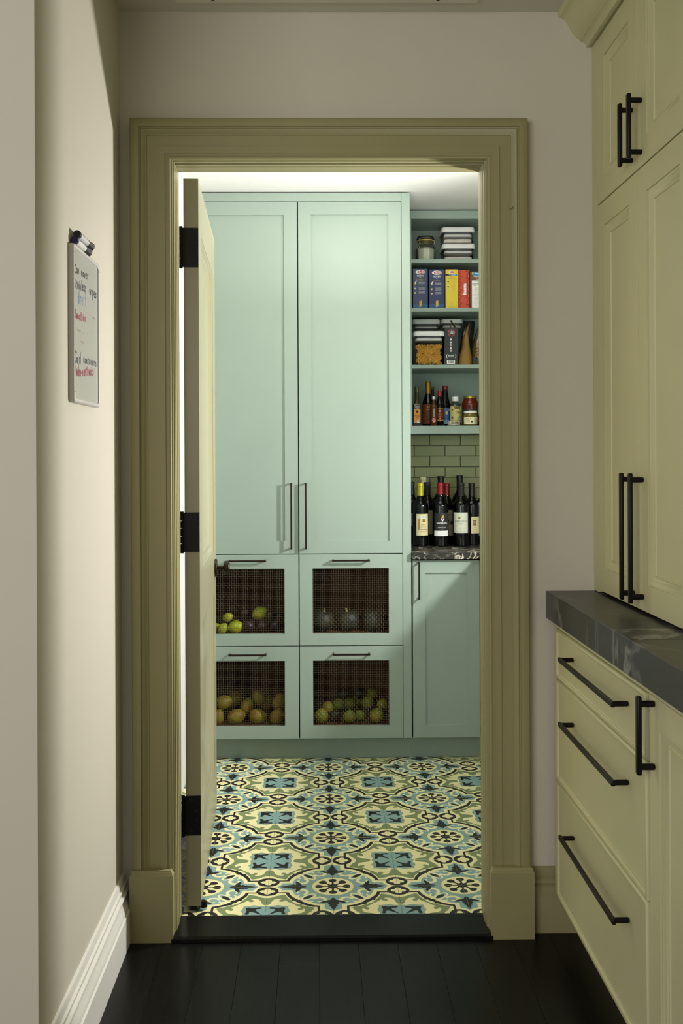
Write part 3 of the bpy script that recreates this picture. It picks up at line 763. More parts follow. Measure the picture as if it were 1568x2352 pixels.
for (y0, y1, side_) in ((2.4850, 2.838, 0), (2.1275, 2.4805, 1), (1.770, 2.1255, 0), (1.4135, 1.768, 1), (1.057, 1.4115, 0), (.7005, 1.055, 1)):
    for (z0, z1, hz, hl) in ((2.0685, 2.532, 2.164, .158), (.983, 2.0645, 1.160, .317)):
        d = moulded(uc, 'door', XU, y0, y1, z0, z1, .066, SAGEC)
        hy = y0 + .035 if side_ == 0 else y1 - .032
        handle('handle', d, (XU, hy, hz), Z, -X, hl, .037, .0155, .010, .0066, .016, False)
ct = MB()
ct.box(.654, 1.298, .6, 2.1095, .897, .975).build('countertop', STONE1, bevel=.0018)
tag(bpy.data.objects['countertop.001'], 'thick dark soapstone counter, the length nearer the viewer', 'countertop')
MB().box(.654, 1.298, 2.1102, YW - .001, .897, .975).build('countertop', STONE1, bevel=.0018)
tag(bpy.data.objects['countertop.002'], 'thick dark soapstone counter end against the passage wall', 'countertop')

dc = root('drawer_cabinet', (XB + .2, 2.44, 0), 'sage base cabinet with three bead-edged drawers and long black bar handles', 'cabinet')
MB().box(XB, XB + .02, 2.8345, YW - .019, .124, .897).build('stile', SAGEC, dc)
MB().box(XB + .0225, 1.2975, 2.0485, YW - .019, .124, .8965).build('carcass', GAP, dc)
MB().box(XB, XB + .02, 2.049, 2.8345, .879, .8965).build('top_rail', SAGEC, dc)
MB().box(.735, .75, .6, YW - .02, 0, .1235).build('toe_kick', SAGEC, dc)
for z0, z1, hz in ((.7385, .877, .823), (.4525, .7365, .652), (.124, .4505, .353)):
    d = MB(); d.panel((XB, 0, 0), -Yv, Z, -X, (-2.8325, -2.0505, z0, z1), [(0, -.019), (0, 0), (.0005, .003), (.0025, .0055), (.006, .0065), (.0095, .0055), (.0115, .002), (.0125, .0), (.0155, -.0005)])
    d = d.build('drawer', SAGEC, dc, smooth=60)
    handle('handle', d, (XB - .0005, 2.419, hz), Yv, -X, .492, .040, .0125, .0095, .0062, .011, False)
dd = root('base_cabinet', (XB + .2, 1.7, 0), 'sage base cabinet with one moulded door beside the three drawers', 'cabinet')
MB().box(XB + .0225, 1.2975, .6, 2.0475, .124, .8965).build('carcass', GAP, dd)
MB().box(XB, XB + .02, .6, 2.048, .879, .8965).build('top_rail', SAGEC, dd)
d = moulded(dd, 'door', XB, 1.545, 2.047, .124, .877, .062, SAGEC)
handle('handle', d, (XB, 2.014, .801), Z, -X, .158, .037, .0155, .010, .0066, .016, False)
d = moulded(dd, 'door', XB, 1.040, 1.543, .124, .877, .062, SAGEC)
handle('handle', d, (XB, 1.075, .801), Z, -X, .158, .037, .0155, .010, .0066, .016, False)
d = moulded(dd, 'door', XB, .601, 1.038, .124, .877, .062, SAGEC)
handle('handle', d, (XB, 1.003, .801), Z, -X, .158, .037, .0155, .010, .0066, .016, False)
MB().box(XU + .0005, 1.298, .68, .6995, .977, 2.5345).build('end_panel', SAGEC, uc)

# ================================================================== WHITEBOARD
# handwriting: strokes on a 1 x 1 letter box (lower-case body 0..0.6)
G = {
 'C': [[(.8,.85),(.55,1),(.2,.8),(.08,.45),(.2,.1),(.55,0),(.85,.12)]], 'S': [[(.8,.9),(.5,1),(.2,.85),(.25,.6),(.6,.45),(.72,.2),(.4,0),(.1,.12)]],
 'G': [[(.8,.85),(.5,1),(.15,.75),(.08,.35),(.35,0),(.75,.1),(.8,.42),(.5,.42)]], 'V': [[(.05,1),(.35,0),(.7,.95)]],
 'a': [[(.7,.5),(.4,.6),(.12,.35),(.3,.02),(.62,.2),(.7,.55),(.72,.0)]], 'c': [[(.7,.5),(.4,.6),(.15,.3),(.35,.0),(.7,.1)]],
 'd': [[(.6,.45),(.3,.55),(.1,.28),(.3,0),(.62,.15),(.66,1.05),(.68,.0)]], 'e': [[(.12,.3),(.65,.34),(.5,.6),(.2,.5),(.12,.2),(.4,0),(.7,.1)]],
 'f': [[(.75,1.05),(.5,1.1),(.38,.8),(.36,-.2)],[(.15,.55),(.65,.58)]], 'h': [[(.18,1.05),(.2,0)],[(.2,.35),(.45,.58),(.62,.4),(.64,0)]],
 'i': [[(.4,.55),(.42,0)],[(.4,.78),(.44,.82)]], 'l': [[(.4,1.05),(.42,0)]], 'm': [[(.08,.55),(.1,0)],[(.1,.35),(.28,.58),(.4,.4),(.42,0)],[(.42,.38),(.6,.58),(.76,.4),(.78,0)]],
 'n': [[(.15,.55),(.18,0)],[(.18,.35),(.42,.6),(.6,.4),(.62,0)]], 'o': [[(.4,.58),(.14,.4),(.18,.08),(.45,0),(.66,.25),(.6,.5),(.4,.58)]],
 'p': [[(.15,.55),(.18,-.5)],[(.18,.4),(.45,.6),(.65,.35),(.45,.04),(.18,.12)]], 'r': [[(.2,.55),(.22,0)],[(.22,.35),(.4,.55),(.62,.55)]],
 's': [[(.62,.52),(.4,.6),(.22,.45),(.5,.28),(.58,.1),(.35,0),(.12,.08)]], 't': [[(.4,.95),(.38,.1),(.55,0)],[(.12,.62),(.68,.64)]],
 'v': [[(.12,.55),(.35,0),(.62,.58)]], 'w': [[(.05,.55),(.22,0),(.4,.45),(.56,0),(.78,.58)]], 'x': [[(.12,.55),(.65,0)],[(.62,.58),(.15,0)]], '-': [[(.15,.3),(.65,.3)]], ' ': [],
}
def hand(fl, txt, x, y, h, w, m, pen=.0022, drop=0.0, jit=.05):
    rnd = random.Random(hash(txt) % 999 if False else len(txt) * 7 + int(h * 1e4))
    for ch in txt:
        dy = rnd.uniform(-jit, jit) * h; sc = 1 + rnd.uniform(-.12, .12)
        for st in G.get(ch, []):
            P = spline([(x + p[0]*w*sc, y + dy + p[1]*h*sc) for p in st], 3) if len(st) > 2 else [(x + p[0]*w, y + dy + p[1]*h) for p in st]
            fl.stroke(P, pen, m)
        x += w * (.95 if ch not in 'il' else .7); y += drop * h
wy0, wy1, wz0, wz1 = 2.286, 2.556, 1.488, 1.849
wb = root('whiteboard', (XL, 2.39, wz0), 'small whiteboard with handwritten shopping list on the left wall', 'whiteboard')
def wbp(i, x):
    P = rrect((wy0+wy1)/2, (wz0+wz1)/2, wy1-wy0-2*i, wz1-wz0-2*i, max(.010 - i*.5, .002), 0, 4)
    return [(XL + x, a, b) for a, b, _ in P]
b = MB(); b.rings([wbp(0, .0), wbp(0, .0095), wbp(.0015, .0122), (wbp(.004, .0130)), wbp(.007, .0130), wbp(.009, .0122), wbp(.0100, .0105), wbp(.0100, .004)], cap0=True, cap1=False)
b.build('frame', mat('board_frame', (205, 200, 196), .35), wb, smooth=50)
b = MB()
for z_ in (wz0 + .024, wz1 - .020):
    for y_ in (wy0, wy1 - .015): MB().box(XL + .0128, XL + .0133, y_, y_ + .015, z_, z_ + .0007).build('corner_joint', GREYP, wb)
pass
MB().box(XL + .0035, XL + .0095, wy0 + .009, wy1 - .009, wz0 + .009, wz1 - .009).build('writing_surface', mat('board_white', (206, 208, 200), .12, coat=.5, var=.01), wb)
wf = Flat(plane_fn((XL + .0096, 0, 0), Yv, Z, X))
hand(wf, 'Can cover', 2.305, 1.785, .019, .0168, 0, .0030, .05)
hand(wf, 'Stainless', 2.302, 1.749, .022, .0150, 0, .0031, .05)
hand(wf, 'wipes', 2.456, 1.760, .022, .0180, 0, .0028, .0)
hand(wf, 'dreft', 2.338, 1.720, .029, .0185, 1, .0024, .03)
hand(wf, 'Smoothies', 2.308, 1.682, .018, .0135, 2, .0030, .03)
hand(wf, 'Ged', 2.304, 1.580, .024, .0215, 0, .0030, .02)
hand(wf, 'containers', 2.388, 1.587, .018, .0155, 0, .0026, .02)
hand(wf, 'Vindex-electronics', 2.300, 1.549, .024, .0122, 2, .0031, .04)
for (p, q) in ((.20, 1.705), (.045, 1.655), (.075, 1.632)): hand(wf, 'ann', wy0 + p, q, .006, .012, 3, .0018)
for k in range(7): wf.ell(wy0 + random.uniform(.03, .24), random.uniform(1.5, 1.80), .0012, .0012, 0)
wf.build('handwriting', [col('marker_black', (22, 22, 26)), col('marker_blue', (66, 128, 168)), col('marker_red', (158, 36, 70)), col('marker_faint', (190, 168, 146))], wb)
# markers clipped on top
for k, (dy, dz, lab, c0, c1) in enumerate(((.0, .006, 'dry-erase marker with a blue end on the whiteboard, the front one', (222, 220, 214), (36, 28, 92)), (.010, .014, 'dry-erase marker resting on top behind the other on the whiteboard', (206, 204, 200), (22, 20, 40)))):
    mr_ = root('marker', (XL + .010 + .004*k, 2.37 + dy, wz1 + dz), lab, 'marker', 'markers on the whiteboard')
    xx, zz = XL + .010 + .004*k, wz1 + .0085 + (.0 if k == 0 else .0155)
    p0 = Vector((xx, 2.314 + dy, zz)); 
    MB().cyl(p0, p0 + Vector((0, .082, 0)), .0078, 20).build('barrel', col('marker_barrel_%d' % k, c0), mr_, smooth=40)
    MB().lathe([(.0082, 0), (.0088, .001), (.0088, .012), (.0082, .013)], (0, 0, 0), 20).cyl(p0 - Vector((0, .011, 0)), p0, .0088, 20).v
    MB().cyl(p0 - Vector((0, .012, 0)), p0, .0088, 20).build('end_plug', col('marker_end_%d' % k, c1), mr_, smooth=40)
    MB().cyl(p0 + Vector((0, .082, 0)), p0 + Vector((0, .118, 0)), .0086, 20).cyl(p0 + Vector((0, .118, 0)), p0 + Vector((0, .128, 0)), .0088, 20, r1=.0102).build('cap', col('marker_cap', (26, 26, 28)), mr_, smooth=40)
    fl_ = Flat(cyl_fn(0, 0, 0, .0079)); 
    f3 = lambda a, b_, h, p0=p0: Vector((p0.x + (.0079+h)*math.cos(b_/.0079+.5), p0.y + a, p0.z + (.0079+h)*math.sin(b_/.0079+.5)))
    Flat(f3).text('EXPO', .030, 0, .008, 0).rect(.004, .010, -.008, .008, 0, n=1).rect(.055, .078, -.003, .0035, 0).build('lettering', [INK], mr_)

# ================================================================== FRUIT IN THE WIRE DRAWERS
def fruit_mesh(kind, n=26, k=16):
    b = MB(); rs = []; rn = random.Random(len(kind) * 13 + ord(kind[0]))
    for j in range(k + 1):
        t = math.pi * j / k; z = -math.cos(t); r = math.sin(t)
        if kind == 'lime': r *= .86; z = z * 1.0 + (.12 * max(0, z) ** 8) - (.10 * max(0, -z) ** 8)
        if kind == 'mango': r *= .80 * (1 - .10 * z)
        if kind == 'pear': r *= .92 * (1 - .16 * max(0, z) ** 1.5)
        if kind == 'plum': r *= .93; z *= .92 - .04
        if kind == 'avocado': r *= .74 * (1 - .24 * z); 
        ring = []
        for i in range(n):
            a = 2 * math.pi * i / n; q = r
            if kind == 'squash': q = r * (.93 + .09 * abs(math.cos(a * 5)) ** .6) * (1 - .10 * z) ; zz = z * .92 if z < .8 else .92 * (.8 + (z - .8) * -.2)
            else: zz = z
            if kind == 'mango': q *= 1 + .06 * math.cos(a - .6)
            if kind == 'plum': q *= 1 - .03 * (math.cos(a) > .97)
            ring.append((max(q, .004) * math.cos(a), max(q, .004) * math.sin(a), zz))
        rs.append(ring)
    b.rings(rs)
    me = bpy.data.meshes.new(kind); me.from_pydata([tuple(v) for v in b.v], [], b.f)
    me.polygons.foreach_set('use_smooth', [True] * len(me.polygons)); return me
def twotone(name, a, b, rough=.4, scale=1.2):
    m = mat(name, a, rough, var=.1, vscale=4, bump=.25, bscale=60)
    nt = m.node_tree; bs = nt.nodes['Principled BSDF']; src = bs.inputs['Base Color'].links[0].from_socket
    n = nt.nodes.new('ShaderNodeTexNoise'); n.inputs['Scale'].default_value = scale; oi = nt.nodes.new('ShaderNodeObjectInfo'); tc = nt.nodes.new('ShaderNodeTexCoord')
    ad = nt.nodes.new('ShaderNodeVectorMath'); ad.operation = 'ADD'; ml = nt.nodes.new('ShaderNodeMath'); ml.operation = 'MULTIPLY'; ml.inputs[1].default_value = 40
    nt.links.new(oi.outputs['Random'], ml.inputs[0]); nt.links.new(tc.outputs['Object'], ad.inputs[0]); nt.links.new(ml.outputs[0], ad.inputs[1]); nt.links.new(ad.outputs[0], n.inputs['Vector'])
    cr = nt.nodes.new('ShaderNodeValToRGB'); cr.color_ramp.elements[0].position = .42; cr.color_ramp.elements[1].position = .62; nt.links.new(n.outputs['Fac'], cr.inputs[0])
    mx = nt.nodes.new('ShaderNodeMixRGB'); mx.inputs[2].default_value = (*lin(b), 1); nt.links.new(cr.outputs[0], mx.inputs[0]); nt.links.new(src, mx.inputs[1]); nt.links.new(mx.outputs[0], bs.inputs['Base Color'])
    return m
FM = {'lime': twotone('lime_skin', (150, 172, 24), (196, 190, 40), .28), 'mango': twotone('mango_skin', (146, 138, 30), (140, 104, 30), .32), 'pear': twotone('pear_skin', (116, 134, 40), (150, 136, 38), .28),
      'plum': twotone('plum_skin', (34, 20, 26), (52, 32, 40), .15), 'avocado': mat('avocado_skin', (26, 28, 20), .35, var=.3, vscale=20, bump=.6, bscale=9), 'squash': twotone('squash_skin', (28, 38, 32), (42, 48, 28), .45),
      'apple': twotone('green_apple_skin', (116, 140, 40), (150, 150, 50), .3)}
FMESH = {k: fruit_mesh(k if k != 'apple' else 'plum') for k in FM}
for k, me in FMESH.items(): 
    if k == 'apple': me.name = 'apple'
    me.materials.append(FM[k])
STEM = MB().lathe([(.16, 0), (.10, .08), (.07, .22), (.10, .34), (.02, .35)], (0, 0, .60), 10)
def stem(par, s):
    b = MB(); b.v = list(STEM.v); b.f = list(STEM.f); b.m = list(STEM.m)
    o = b.build('stem', col('squash_stem', (176, 160, 90)), par); o.location = (0, 0, 0)
    for v in o.data.vertices: v.co = v.co
    return o
FRUIT = [  # kind, px, py, radius px, y, tilt, label, group
 ('lime', 541, 1437, 17, 4.545, 80, 'bright green lime at the front of the upper left wire drawer, nearest its middle'),
 ('lime', 511, 1441, 13, 4.540, 40, 'small lime at the bottom of the upper left wire drawer, below the top lime'),
 ('lime', 523, 1418, 12, 4.575, 70, 'lime lying on two others in the upper left wire drawer'),
 ('lime', 494, 1436, 12, 4.575, 70, 'lime half hidden behind the door edge in the upper left wire drawer'),
 ('lime', 596, 1408, 17, 4.585, 60, 'lime lying alone on the dark plums in the upper left wire drawer'),
 ('plum', 571, 1437, 17, 4.55, 20, 'dark plum right of the limes at the bottom of the upper left wire drawer'),
 ('plum', 602, 1440, 16, 4.545, 30, 'dark plum in the upper left wire drawer, directly below the lone lime'),
 ('plum', 631, 1438, 16, 4.55, 10, 'dark plum in the lower right corner of the upper left wire drawer'),
 ('plum', 562, 1408, 16, 4.61, 50, 'dark plum behind and left of the single lime in the upper left wire drawer'),
 ('plum', 620, 1413, 15, 4.60, 20, 'shiny dark plum just right of the single lime in the upper left wire drawer'),
 ('plum', 642, 1417, 13, 4.63, 20, 'dark plum at the right wall of the upper left wire drawer, on the others'),
 ('squash', 740, 1428, 28.5, 4.575, 10, 'dark green acorn squash, the left one in the upper right wire drawer'),
 ('squash', 798, 1428, 28.5, 4.585, -12, 'dark green acorn squash, the middle one in the upper right wire drawer'),
 ('squash', 858, 1427, 28.5, 4.57, 60, 'acorn squash on its side, the right one in the upper right wire drawer'),
 ('mango', 543, 1647, 21, 4.55, 75, 'yellow mango at the bottom of the lower left wire drawer, left of three'),
 ('mango', 593, 1646, 21, 4.55, 110, 'orange-tinged mango at the bottom of the lower left wire drawer, middle of three'),
 ('mango', 636, 1645, 20, 4.55, 30, 'yellow mango in the bottom right corner of the lower left wire drawer'),
 ('mango', 499, 1645, 19, 4.55, 20, 'mango half hidden behind the door edge in the lower left wire drawer'),
 ('mango', 514, 1612, 20, 4.585, 80, 'yellow-green mango in the second layer at the left of the lower left wire drawer'),
 ('mango', 567, 1621, 19, 4.59, 15, 'round yellow mango in the second layer of the lower left wire drawer, in its middle'),
 ('mango', 592, 1603, 19, 4.63, -20, 'topmost yellow mango of the heap in the lower left wire drawer'),
 ('mango', 641, 1611, 20, 4.60, 10, 'yellow mango in the second layer at the right of the lower left wire drawer'),
 ('mango', 537, 1606, 20, 4.69, 40, 'dim greenish mango behind the left mangoes of the lower left wire drawer'),
 ('mango', 614, 1615, 20, 4.70, 40, 'dim mango at the back, right of the topmost mango, lower left wire drawer'),
 ('pear', 738, 1643, 18, 4.55, 10, 'pale green pear at the left front of the lower right wire drawer'),
 ('pear', 803, 1641, 16, 4.55, -8, 'yellow pear at the front of the lower right wire drawer, in its middle'),
 ('apple', 826, 1648, 14, 4.58, 0, 'green apple right of the middle yellow pear in the lower right wire drawer'),
 ('pear', 865, 1641, 18, 4.55, 30, 'yellow pear at the right front of the lower right wire drawer'),
 ('pear', 878, 1617, 14, 4.60, 15, 'green pear leaning on the right wall of the lower right wire drawer'),
 ('avocado', 771, 1647, 17, 4.58, 80, 'black avocado between the left and middle pears in the lower right wire drawer'),
 ('pear', 752, 1626, 16, 4.62, 20, 'dim green pear behind the left front pear in the lower right wire drawer'),
 ('pear', 776, 1617, 15, 4.66, 40, 'dim yellow pear above the avocado in the lower right wire drawer'),
 ('pear', 800, 1616, 15, 4.70, 60, 'dim pear right behind the middle yellow pear in the lower right wire drawer'),
 ('pear', 845, 1612, 15, 4.64, 70, 'dim yellow pear between middle and right pears in the lower right wire drawer'),
 ('avocado', 789, 1594, 18, 4.72, 85, 'black avocado at the top of the heap in the lower right wire drawer'),
 ('avocado', 828, 1592, 17, 4.75, 85, 'black avocado at the back of the lower right wire drawer, right of the highest one'),
 ('pear', 823, 1606, 15, 4.80, 30, 'dim green pear at the back of the lower right wire drawer, in its middle'),
 ('apple', 853, 1594, 15, 4.78, 0, 'dim green apple high at the back right of the lower right wire drawer'),
]
for kind, px, py, rp, y, tilt, lab in FRUIT:
    r = rp * y / FPX; c = at(px, py, y)
    fz = .563 + .010 if py < 1480 else .154 + .010
    lo = fz + r * (.80 if kind in ('mango', 'lime', 'avocado') else .9)
    if c.z < lo + .012: c.z = lo
    name = {'plum': 'plum', 'squash': 'acorn_squash'}.get(kind, kind)
    me = FMESH[kind]
    o = bpy.data.objects.new(name, me); COL.objects.link(o); o.location = c; o.scale = (r, r, r); o.rotation_euler = (R(8), R(tilt), R(random.uniform(0, 40)))
    ORG[o.name] = Vector((0,0,0))
    tag(o, lab, 'squash' if kind == 'squash' else kind, {'lime': 'limes in the wire drawer', 'plum': 'dark plums in the wire drawer', 'squash': 'acorn squashes in the wire drawer', 'mango': 'mangoes in the wire drawer'}.get(kind, 'pears, apples and avocados in the wire drawer'))
    if kind == 'squash' and tilt < 40: 
        o['_r'] = 1; s_ = stem(o, r); del o['_r']

# ================================================================== SHELF GOODS
def lathe_obj(par, name, prof, c, m, n=28, sm=40, cap0=True, cap1=True):
    return MB().lathe(prof, c, n, cap0=cap0, cap1=cap1).build(name, m, par, smooth=sm)
def container(px0, px1, ylid0, ylid1, ybase, Y, z0, label, dep, fill=None, fillh=0.5, lidname='lid', wbody=.90, group='clear plastic food containers'):
    a, b = at(px0, ylid0, Y), at(px1, ylid0, Y); w = b.x - a.x; cx = (a.x + b.x) / 2; zt = at(px0, ylid0, Y).z
    h = zt - z0; cy = Y + dep / 2; bw = w * wbody; bd = dep * wbody; r = .018
    c = root('food_container', (cx, cy, z0), label, 'container', group)
    lt = (ylid1 - ylid0) * Y / FPX
    MB().rings([rrect(cx, cy, bw*.97, bd*.97, r, z0 + .001), rrect(cx, cy, bw, bd, r, z0 + .006), rrect(cx, cy, bw, bd, r, zt - lt - .010), rrect(cx, cy, w*.97, dep*.97, r, zt - lt - .002)], cap1=False).build('body', PLAST, c, smooth=50)
    MB().rings([rrect(cx, cy, bw*.94, bd*.94, r*.9, zt - lt - .024), rrect(cx, cy, bw*.94, bd*.94, r*.9, zt - lt - .0135)]).build('seal_ring', WHITEP, c, smooth=50)
    MB().rings([rrect(cx, cy, bw*.965, bd*.965, r*.9, zt - lt - .0135), rrect(cx, cy, bw*.965, bd*.965, r*.9, zt - lt - .001)]).build('gasket', GREYP, c, smooth=50)
    MB().rings([rrect(cx, cy, w*.985, dep*.985, r, zt - lt - .003), rrect(cx, cy, w, dep, r*1.1, zt - lt), rrect(cx, cy, w, dep, r*1.1, zt - lt*.35), rrect(cx, cy, w*.985, dep*.985, r*1.1, zt - lt*.1), rrect(cx, cy, w*.95, dep*.95, r, zt)]).build('lid', WHITEP, c, smooth=35)
    MB().cyl((cx, cy, zt), (cx, cy, zt + .002), min(w, dep)*.22, 28).build('lid_button', WHITEP, c, smooth=40)
    if fill:
        fh = (h - lt - .03) * fillh
        MB().rings([rrect(cx, cy, bw*.93, bd*.93, r*.8, z0 + .004), rrect(cx, cy, bw*.93, bd*.93, r*.8, z0 + fh*.9), rrect(cx, cy, bw*.80, bd*.8, r*.8, z0 + fh)]).build('contents', fill, c, smooth=40)
    return c, cx, cy, bw, bd, h - lt
FLOUR = mat('flour', (230, 224, 212), .9, var=.06, vscale=30, bump=.3, bscale=60)
GREYF = mat('grey_grain', (120, 112, 92), .9, var=.2, vscale=80)
YSH = 4.80
# --- top shelf: clip-top jar and two low containers
zA = SHZ['A']
jc = at(977, 594, 4.875); jx, jy = jc.x, 4.875
jar = root('clip_top_jar', (jx, jy, zA), 'clip-top glass jar of flour with yellow gasket on the top shelf', 'jar')
lathe_obj(jar, 'glass', [(.036, .001), (.045, .006), (.048, .02), (.048, .066), (.043, .078), (.036, .086), (.036, .094), (.040, .097), (.040, .103)], (jx, jy, zA), GLASS, 10, 25, cap1=False)
lathe_obj(jar, 'contents', [(.034, .004), (.043, .010), (.044, .062), (.030, .072), (.0, .069)], (jx, jy, zA), FLOUR, 10, 30)
lathe_obj(jar, 'gasket', [(.0385, .103), (.042, .1035), (.042, .1065), (.0385, .107)], (jx, jy, zA), col('yellow_gasket', (214, 186, 96), .5))
lathe_obj(jar, 'glass_lid', [(.040, .107), (.043, .109), (.043, .118), (.038, .125), (.020, .128), (0, .128)], (jx, jy, zA), GLASS)
w_ = MB()
w_.tube([(jx + .0375*math.cos(a), jy + .0375*math.sin(a), zA + .0895) for a in [2*math.pi*i/24 for i in range(24)]], .0011, 6, closed=True)
w_.tube([(jx + .0445*math.cos(a), jy + .0445*math.sin(a), zA + .114) for a in [2*math.pi*i/24 for i in range(24)]], .0009, 6, closed=True)
w_.tube([(jx - .030, jy - .030, zA + .116), (jx - .036, jy - .034, zA + .105), (jx - .030, jy - .032, zA + .092), (jx - .038, jy - .036, zA + .082), (jx - .045, jy - .036, zA + .062), (jx - .042, jy - .040, zA + .056), (jx - .036, jy - .038, zA + .064), (jx - .028, jy - .034, zA + .090)], .0012, 6)
w_.tube([(jx - .046, jy - .024, zA + .118), (jx - .048, jy - .028, zA + .100), (jx - .046, jy - .028, zA + .084), (jx - .049, jy - .030, zA + .060)], .0011, 6)
w_.tube([(jx + .038, jy - .012, zA + .112), (jx + .043, jy - .014, zA + .098), (jx + .040, jy - .012, zA + .088)], .0011, 6)
w_.build('wire_clasp', col('bright_steel', (200, 200, 196), .2, metal=.9), jar, smooth=50)
container(1015.5, 1091.5, 559, 569, 595, 4.85, zA, 'lower of two stacked clear containers with white lids on the top shelf', .150, FLOUR, .75)
zl = at(1050, 559, 4.85).z + .0025
container(1014, 1090.5, 521, 531, 557, 4.85, zl, 'upper of two stacked clear containers with white lids on the top shelf', .150, FLOUR, .85)

# --- second shelf: boxes of pasta
zB = SHZ['B']; YB = 4.803
NAVY = mat('navy_carton', (34, 48, 92), .28, var=.05); BLUEB = mat('bright_blue_carton', (20, 82, 136), .3)
YEL = mat('yellow_carton', (222, 196, 52), .35, var=.03); RED = mat('red_orange_carton', (196, 72, 44), .4, var=.03); BRN = mat('brown_carton', (112, 76, 50), .5)
PR = [WHT, col('print_red', (196, 36, 34)), col('print_gold', (204, 170, 70)), col('print_black', (30, 30, 32)), col('print_blue', (58, 140, 186)), BLUEB, col('print_darkred', (160, 26, 24)), col('print_pasta', (232, 194, 76)), col('print_grey', (120, 112, 100)), col('print_brown', (104, 70, 44))]
def carton(px0, px1, pyt, depth, m, label, group=None, Y=YB, turn=0.0, tapertop=0.0):
    a, b = at(px0, 700, Y), at(px1, 700, Y); w = b.x - a.x; cx = (a.x + b.x)/2; zt = at((px0+px1)/2, pyt, Y).z; h = zt - zB
    c = root('pasta_box', (cx, Y, zB), label, 'box', group)
    o = MB().add([(cx - w/2, Y, zB), (cx + w/2, Y, zB), (cx + w/2, Y + depth, zB), (cx - w/2, Y + depth, zB), (cx - w/2, Y, zt), (cx + w/2, Y, zt), (cx + w/2 - .001, Y + depth, zt), (cx - w/2 + .001, Y + depth, zt)],
        [(0,3,2,1),(4,5,6,7),(0,1,5,4),(1,2,6,5),(2,3,7,6),(3,0,4,7)]).build('carton', m, c, bevel=.0012)
    MB().box(cx - w/2 + .002, cx + w/2 - .002, Y + .002, Y + depth*.5, zt - .0002, zt + .0006).build('top_flap', m, c)
    return c, Flat(plane_fn((cx, Y - .0002, zB), X, Z, -Yv)), w, h
def pot(fl, x, y, s, m):
    fl.poly([(x - s, y + s*.5), (x - s*.8, y - s*.4), (x - s*.3, y - s*.9), (x + s*.3, y - s*.9), (x + s*.8, y - s*.4), (x + s, y + s*.5)], m)
    fl.ell(x, y + s*.5, s, s*.25, 0, .0003)
for k, (p0, p1, pt, lab) in enumerate(((948, 982.5, 617.5, 'navy rotini pasta box at the left end of the second shelf'), (985.5, 1021, 619, 'navy rotini pasta box, second from the left on the second shelf'))):
    c, fl, w, h = carton(p0, p1, pt, .085, NAVY, lab, 'navy rotini boxes on the second shelf')
    u = w / 35.0
    fl.rect(-w/2 + .001, w/2 - .001, .002, .020, 5)
    fl.ell(0, h - .0155, .0235, .0098, 0).ell(.004, h - .0155, .0182, .0072, 1, .0003).text('Barilla', .004, h - .0155, .0125, 0, shear=.25, bold=.0002, sx=.82)
    fl.text('ROTINI', 0, h - .0335, .0115, 0, bold=.0002, sx=.85).text('n.81', 0, h - .0415, .006, 0)
    fl.text('AL DENTE PERFECTION', 0, h - .050, .0050, 2, sx=.72).text('IN 7-8 MINUTES', 0, h - .0545, .0050, 2, sx=.72)
    for q, yy in enumerate((.070, .094, .115)):
        pot(fl, -w*.34, h - yy, .0048, 7)
        if q == 0: fl.stroke([(-w*.34, h - yy + .004), (-w*.24, h - yy + .013)], .004, 0)
        for j in range((3, 4, 3)[q]):
            fl.text(('Bring 4-6 quarts of water', 'Add contents of box stir', 'return to rolling boil and', 'cook uncovered stirring')[(j+q) % 4], w*.09, h - yy + .0065 - j*.0038, .0042, 0, sx=.68)
    for j in range(8): fl.stroke([(-.004, .010 + j*.0034), (.0052, .0128 + j*.0034)], .0038, 7 if j % 2 == 0 else 2)
    fl.build('printed_front', PR, c)
c, fl, w, h = carton(1023, 1051.5, 619, .07, YEL, 'yellow pasta box with a blue and black band on the second shelf')
fl.ell(0, h - .0125, .0150, .0066, 0).ell(.002, h - .0125, .0118, .0050, 1, .0003).text('Barilla', .002, h - .0125, .0082, 0, shear=.25, sx=.8)
fl.rect(-w/2, -.001, h - .0295, h - .0215, 3).rect(-.001, w*.43, h - .0295, h - .0215, 4).text('ProteinPLUS', .002, h - .0255, .0076, 0, sx=.8)
fl.text('PENNE', 0, h - .035, .0044, 8).text('GRAIN & LEGUME PASTA BLEND', 0, h - .043, .0040, 8, sx=.7)
for q, yy in enumerate((.058, .080, .101)):
    pot(fl, -w*.29, h - yy, .0042, 3)
    for j in range((5, 6, 4)[q]): fl.text(('Bring 4-6 quarts', 'of water to boil', 'add pasta stir')[(j+q) % 3], w*.15, h - yy + .008 - j*.0034, .0036, 2, sx=.72)
fl.rect(-.002, .0025, .007, .034, 2).ell(.0002, .007, .0023, .002, 2).ell(.0002, .034, .0023, .002, 7)
fl.build('printed_front', PR, c)
c, fl, w, h = carton(1052.5, 1078, 620.5, .06, RED, 'red-orange pasta box with white vertical lettering on the second shelf')
for j in range(11):
    for sx in (-.33, .33):
        y_ = .012 + j*.0158 + (.006 if sx > 0 else 0)
        P = [(sx*w - .0075, y_), (sx*w - .004, y_ + .0045), (sx*w + .001, y_ + .001), (sx*w + .004, y_ - .004), (sx*w + .0075, y_ - .001)] if (j + (sx > 0)) % 2 else [(sx*w - .004, y_ - .006), (sx*w - .001, y_ - .001), (sx*w - .003, y_ + .004), (sx*w + .003, y_ + .008)]
        P = [(min(max(a, -w/2 + .003), w/2 - .003), b) for a, b in P]
        fl.stroke(spline(P, 3), .0046, 6, .0002)
fl.text('Banza', .0035, h*.50, .0225, 0, rot=math.pi/2, bold=.0009, spacing=1.02)
fl.build('printed_front', PR, c)
c, fl, w, h = carton(1079.5, 1108, 624, .06, BRN, 'brown whole wheat pasta box at the right of the second shelf')
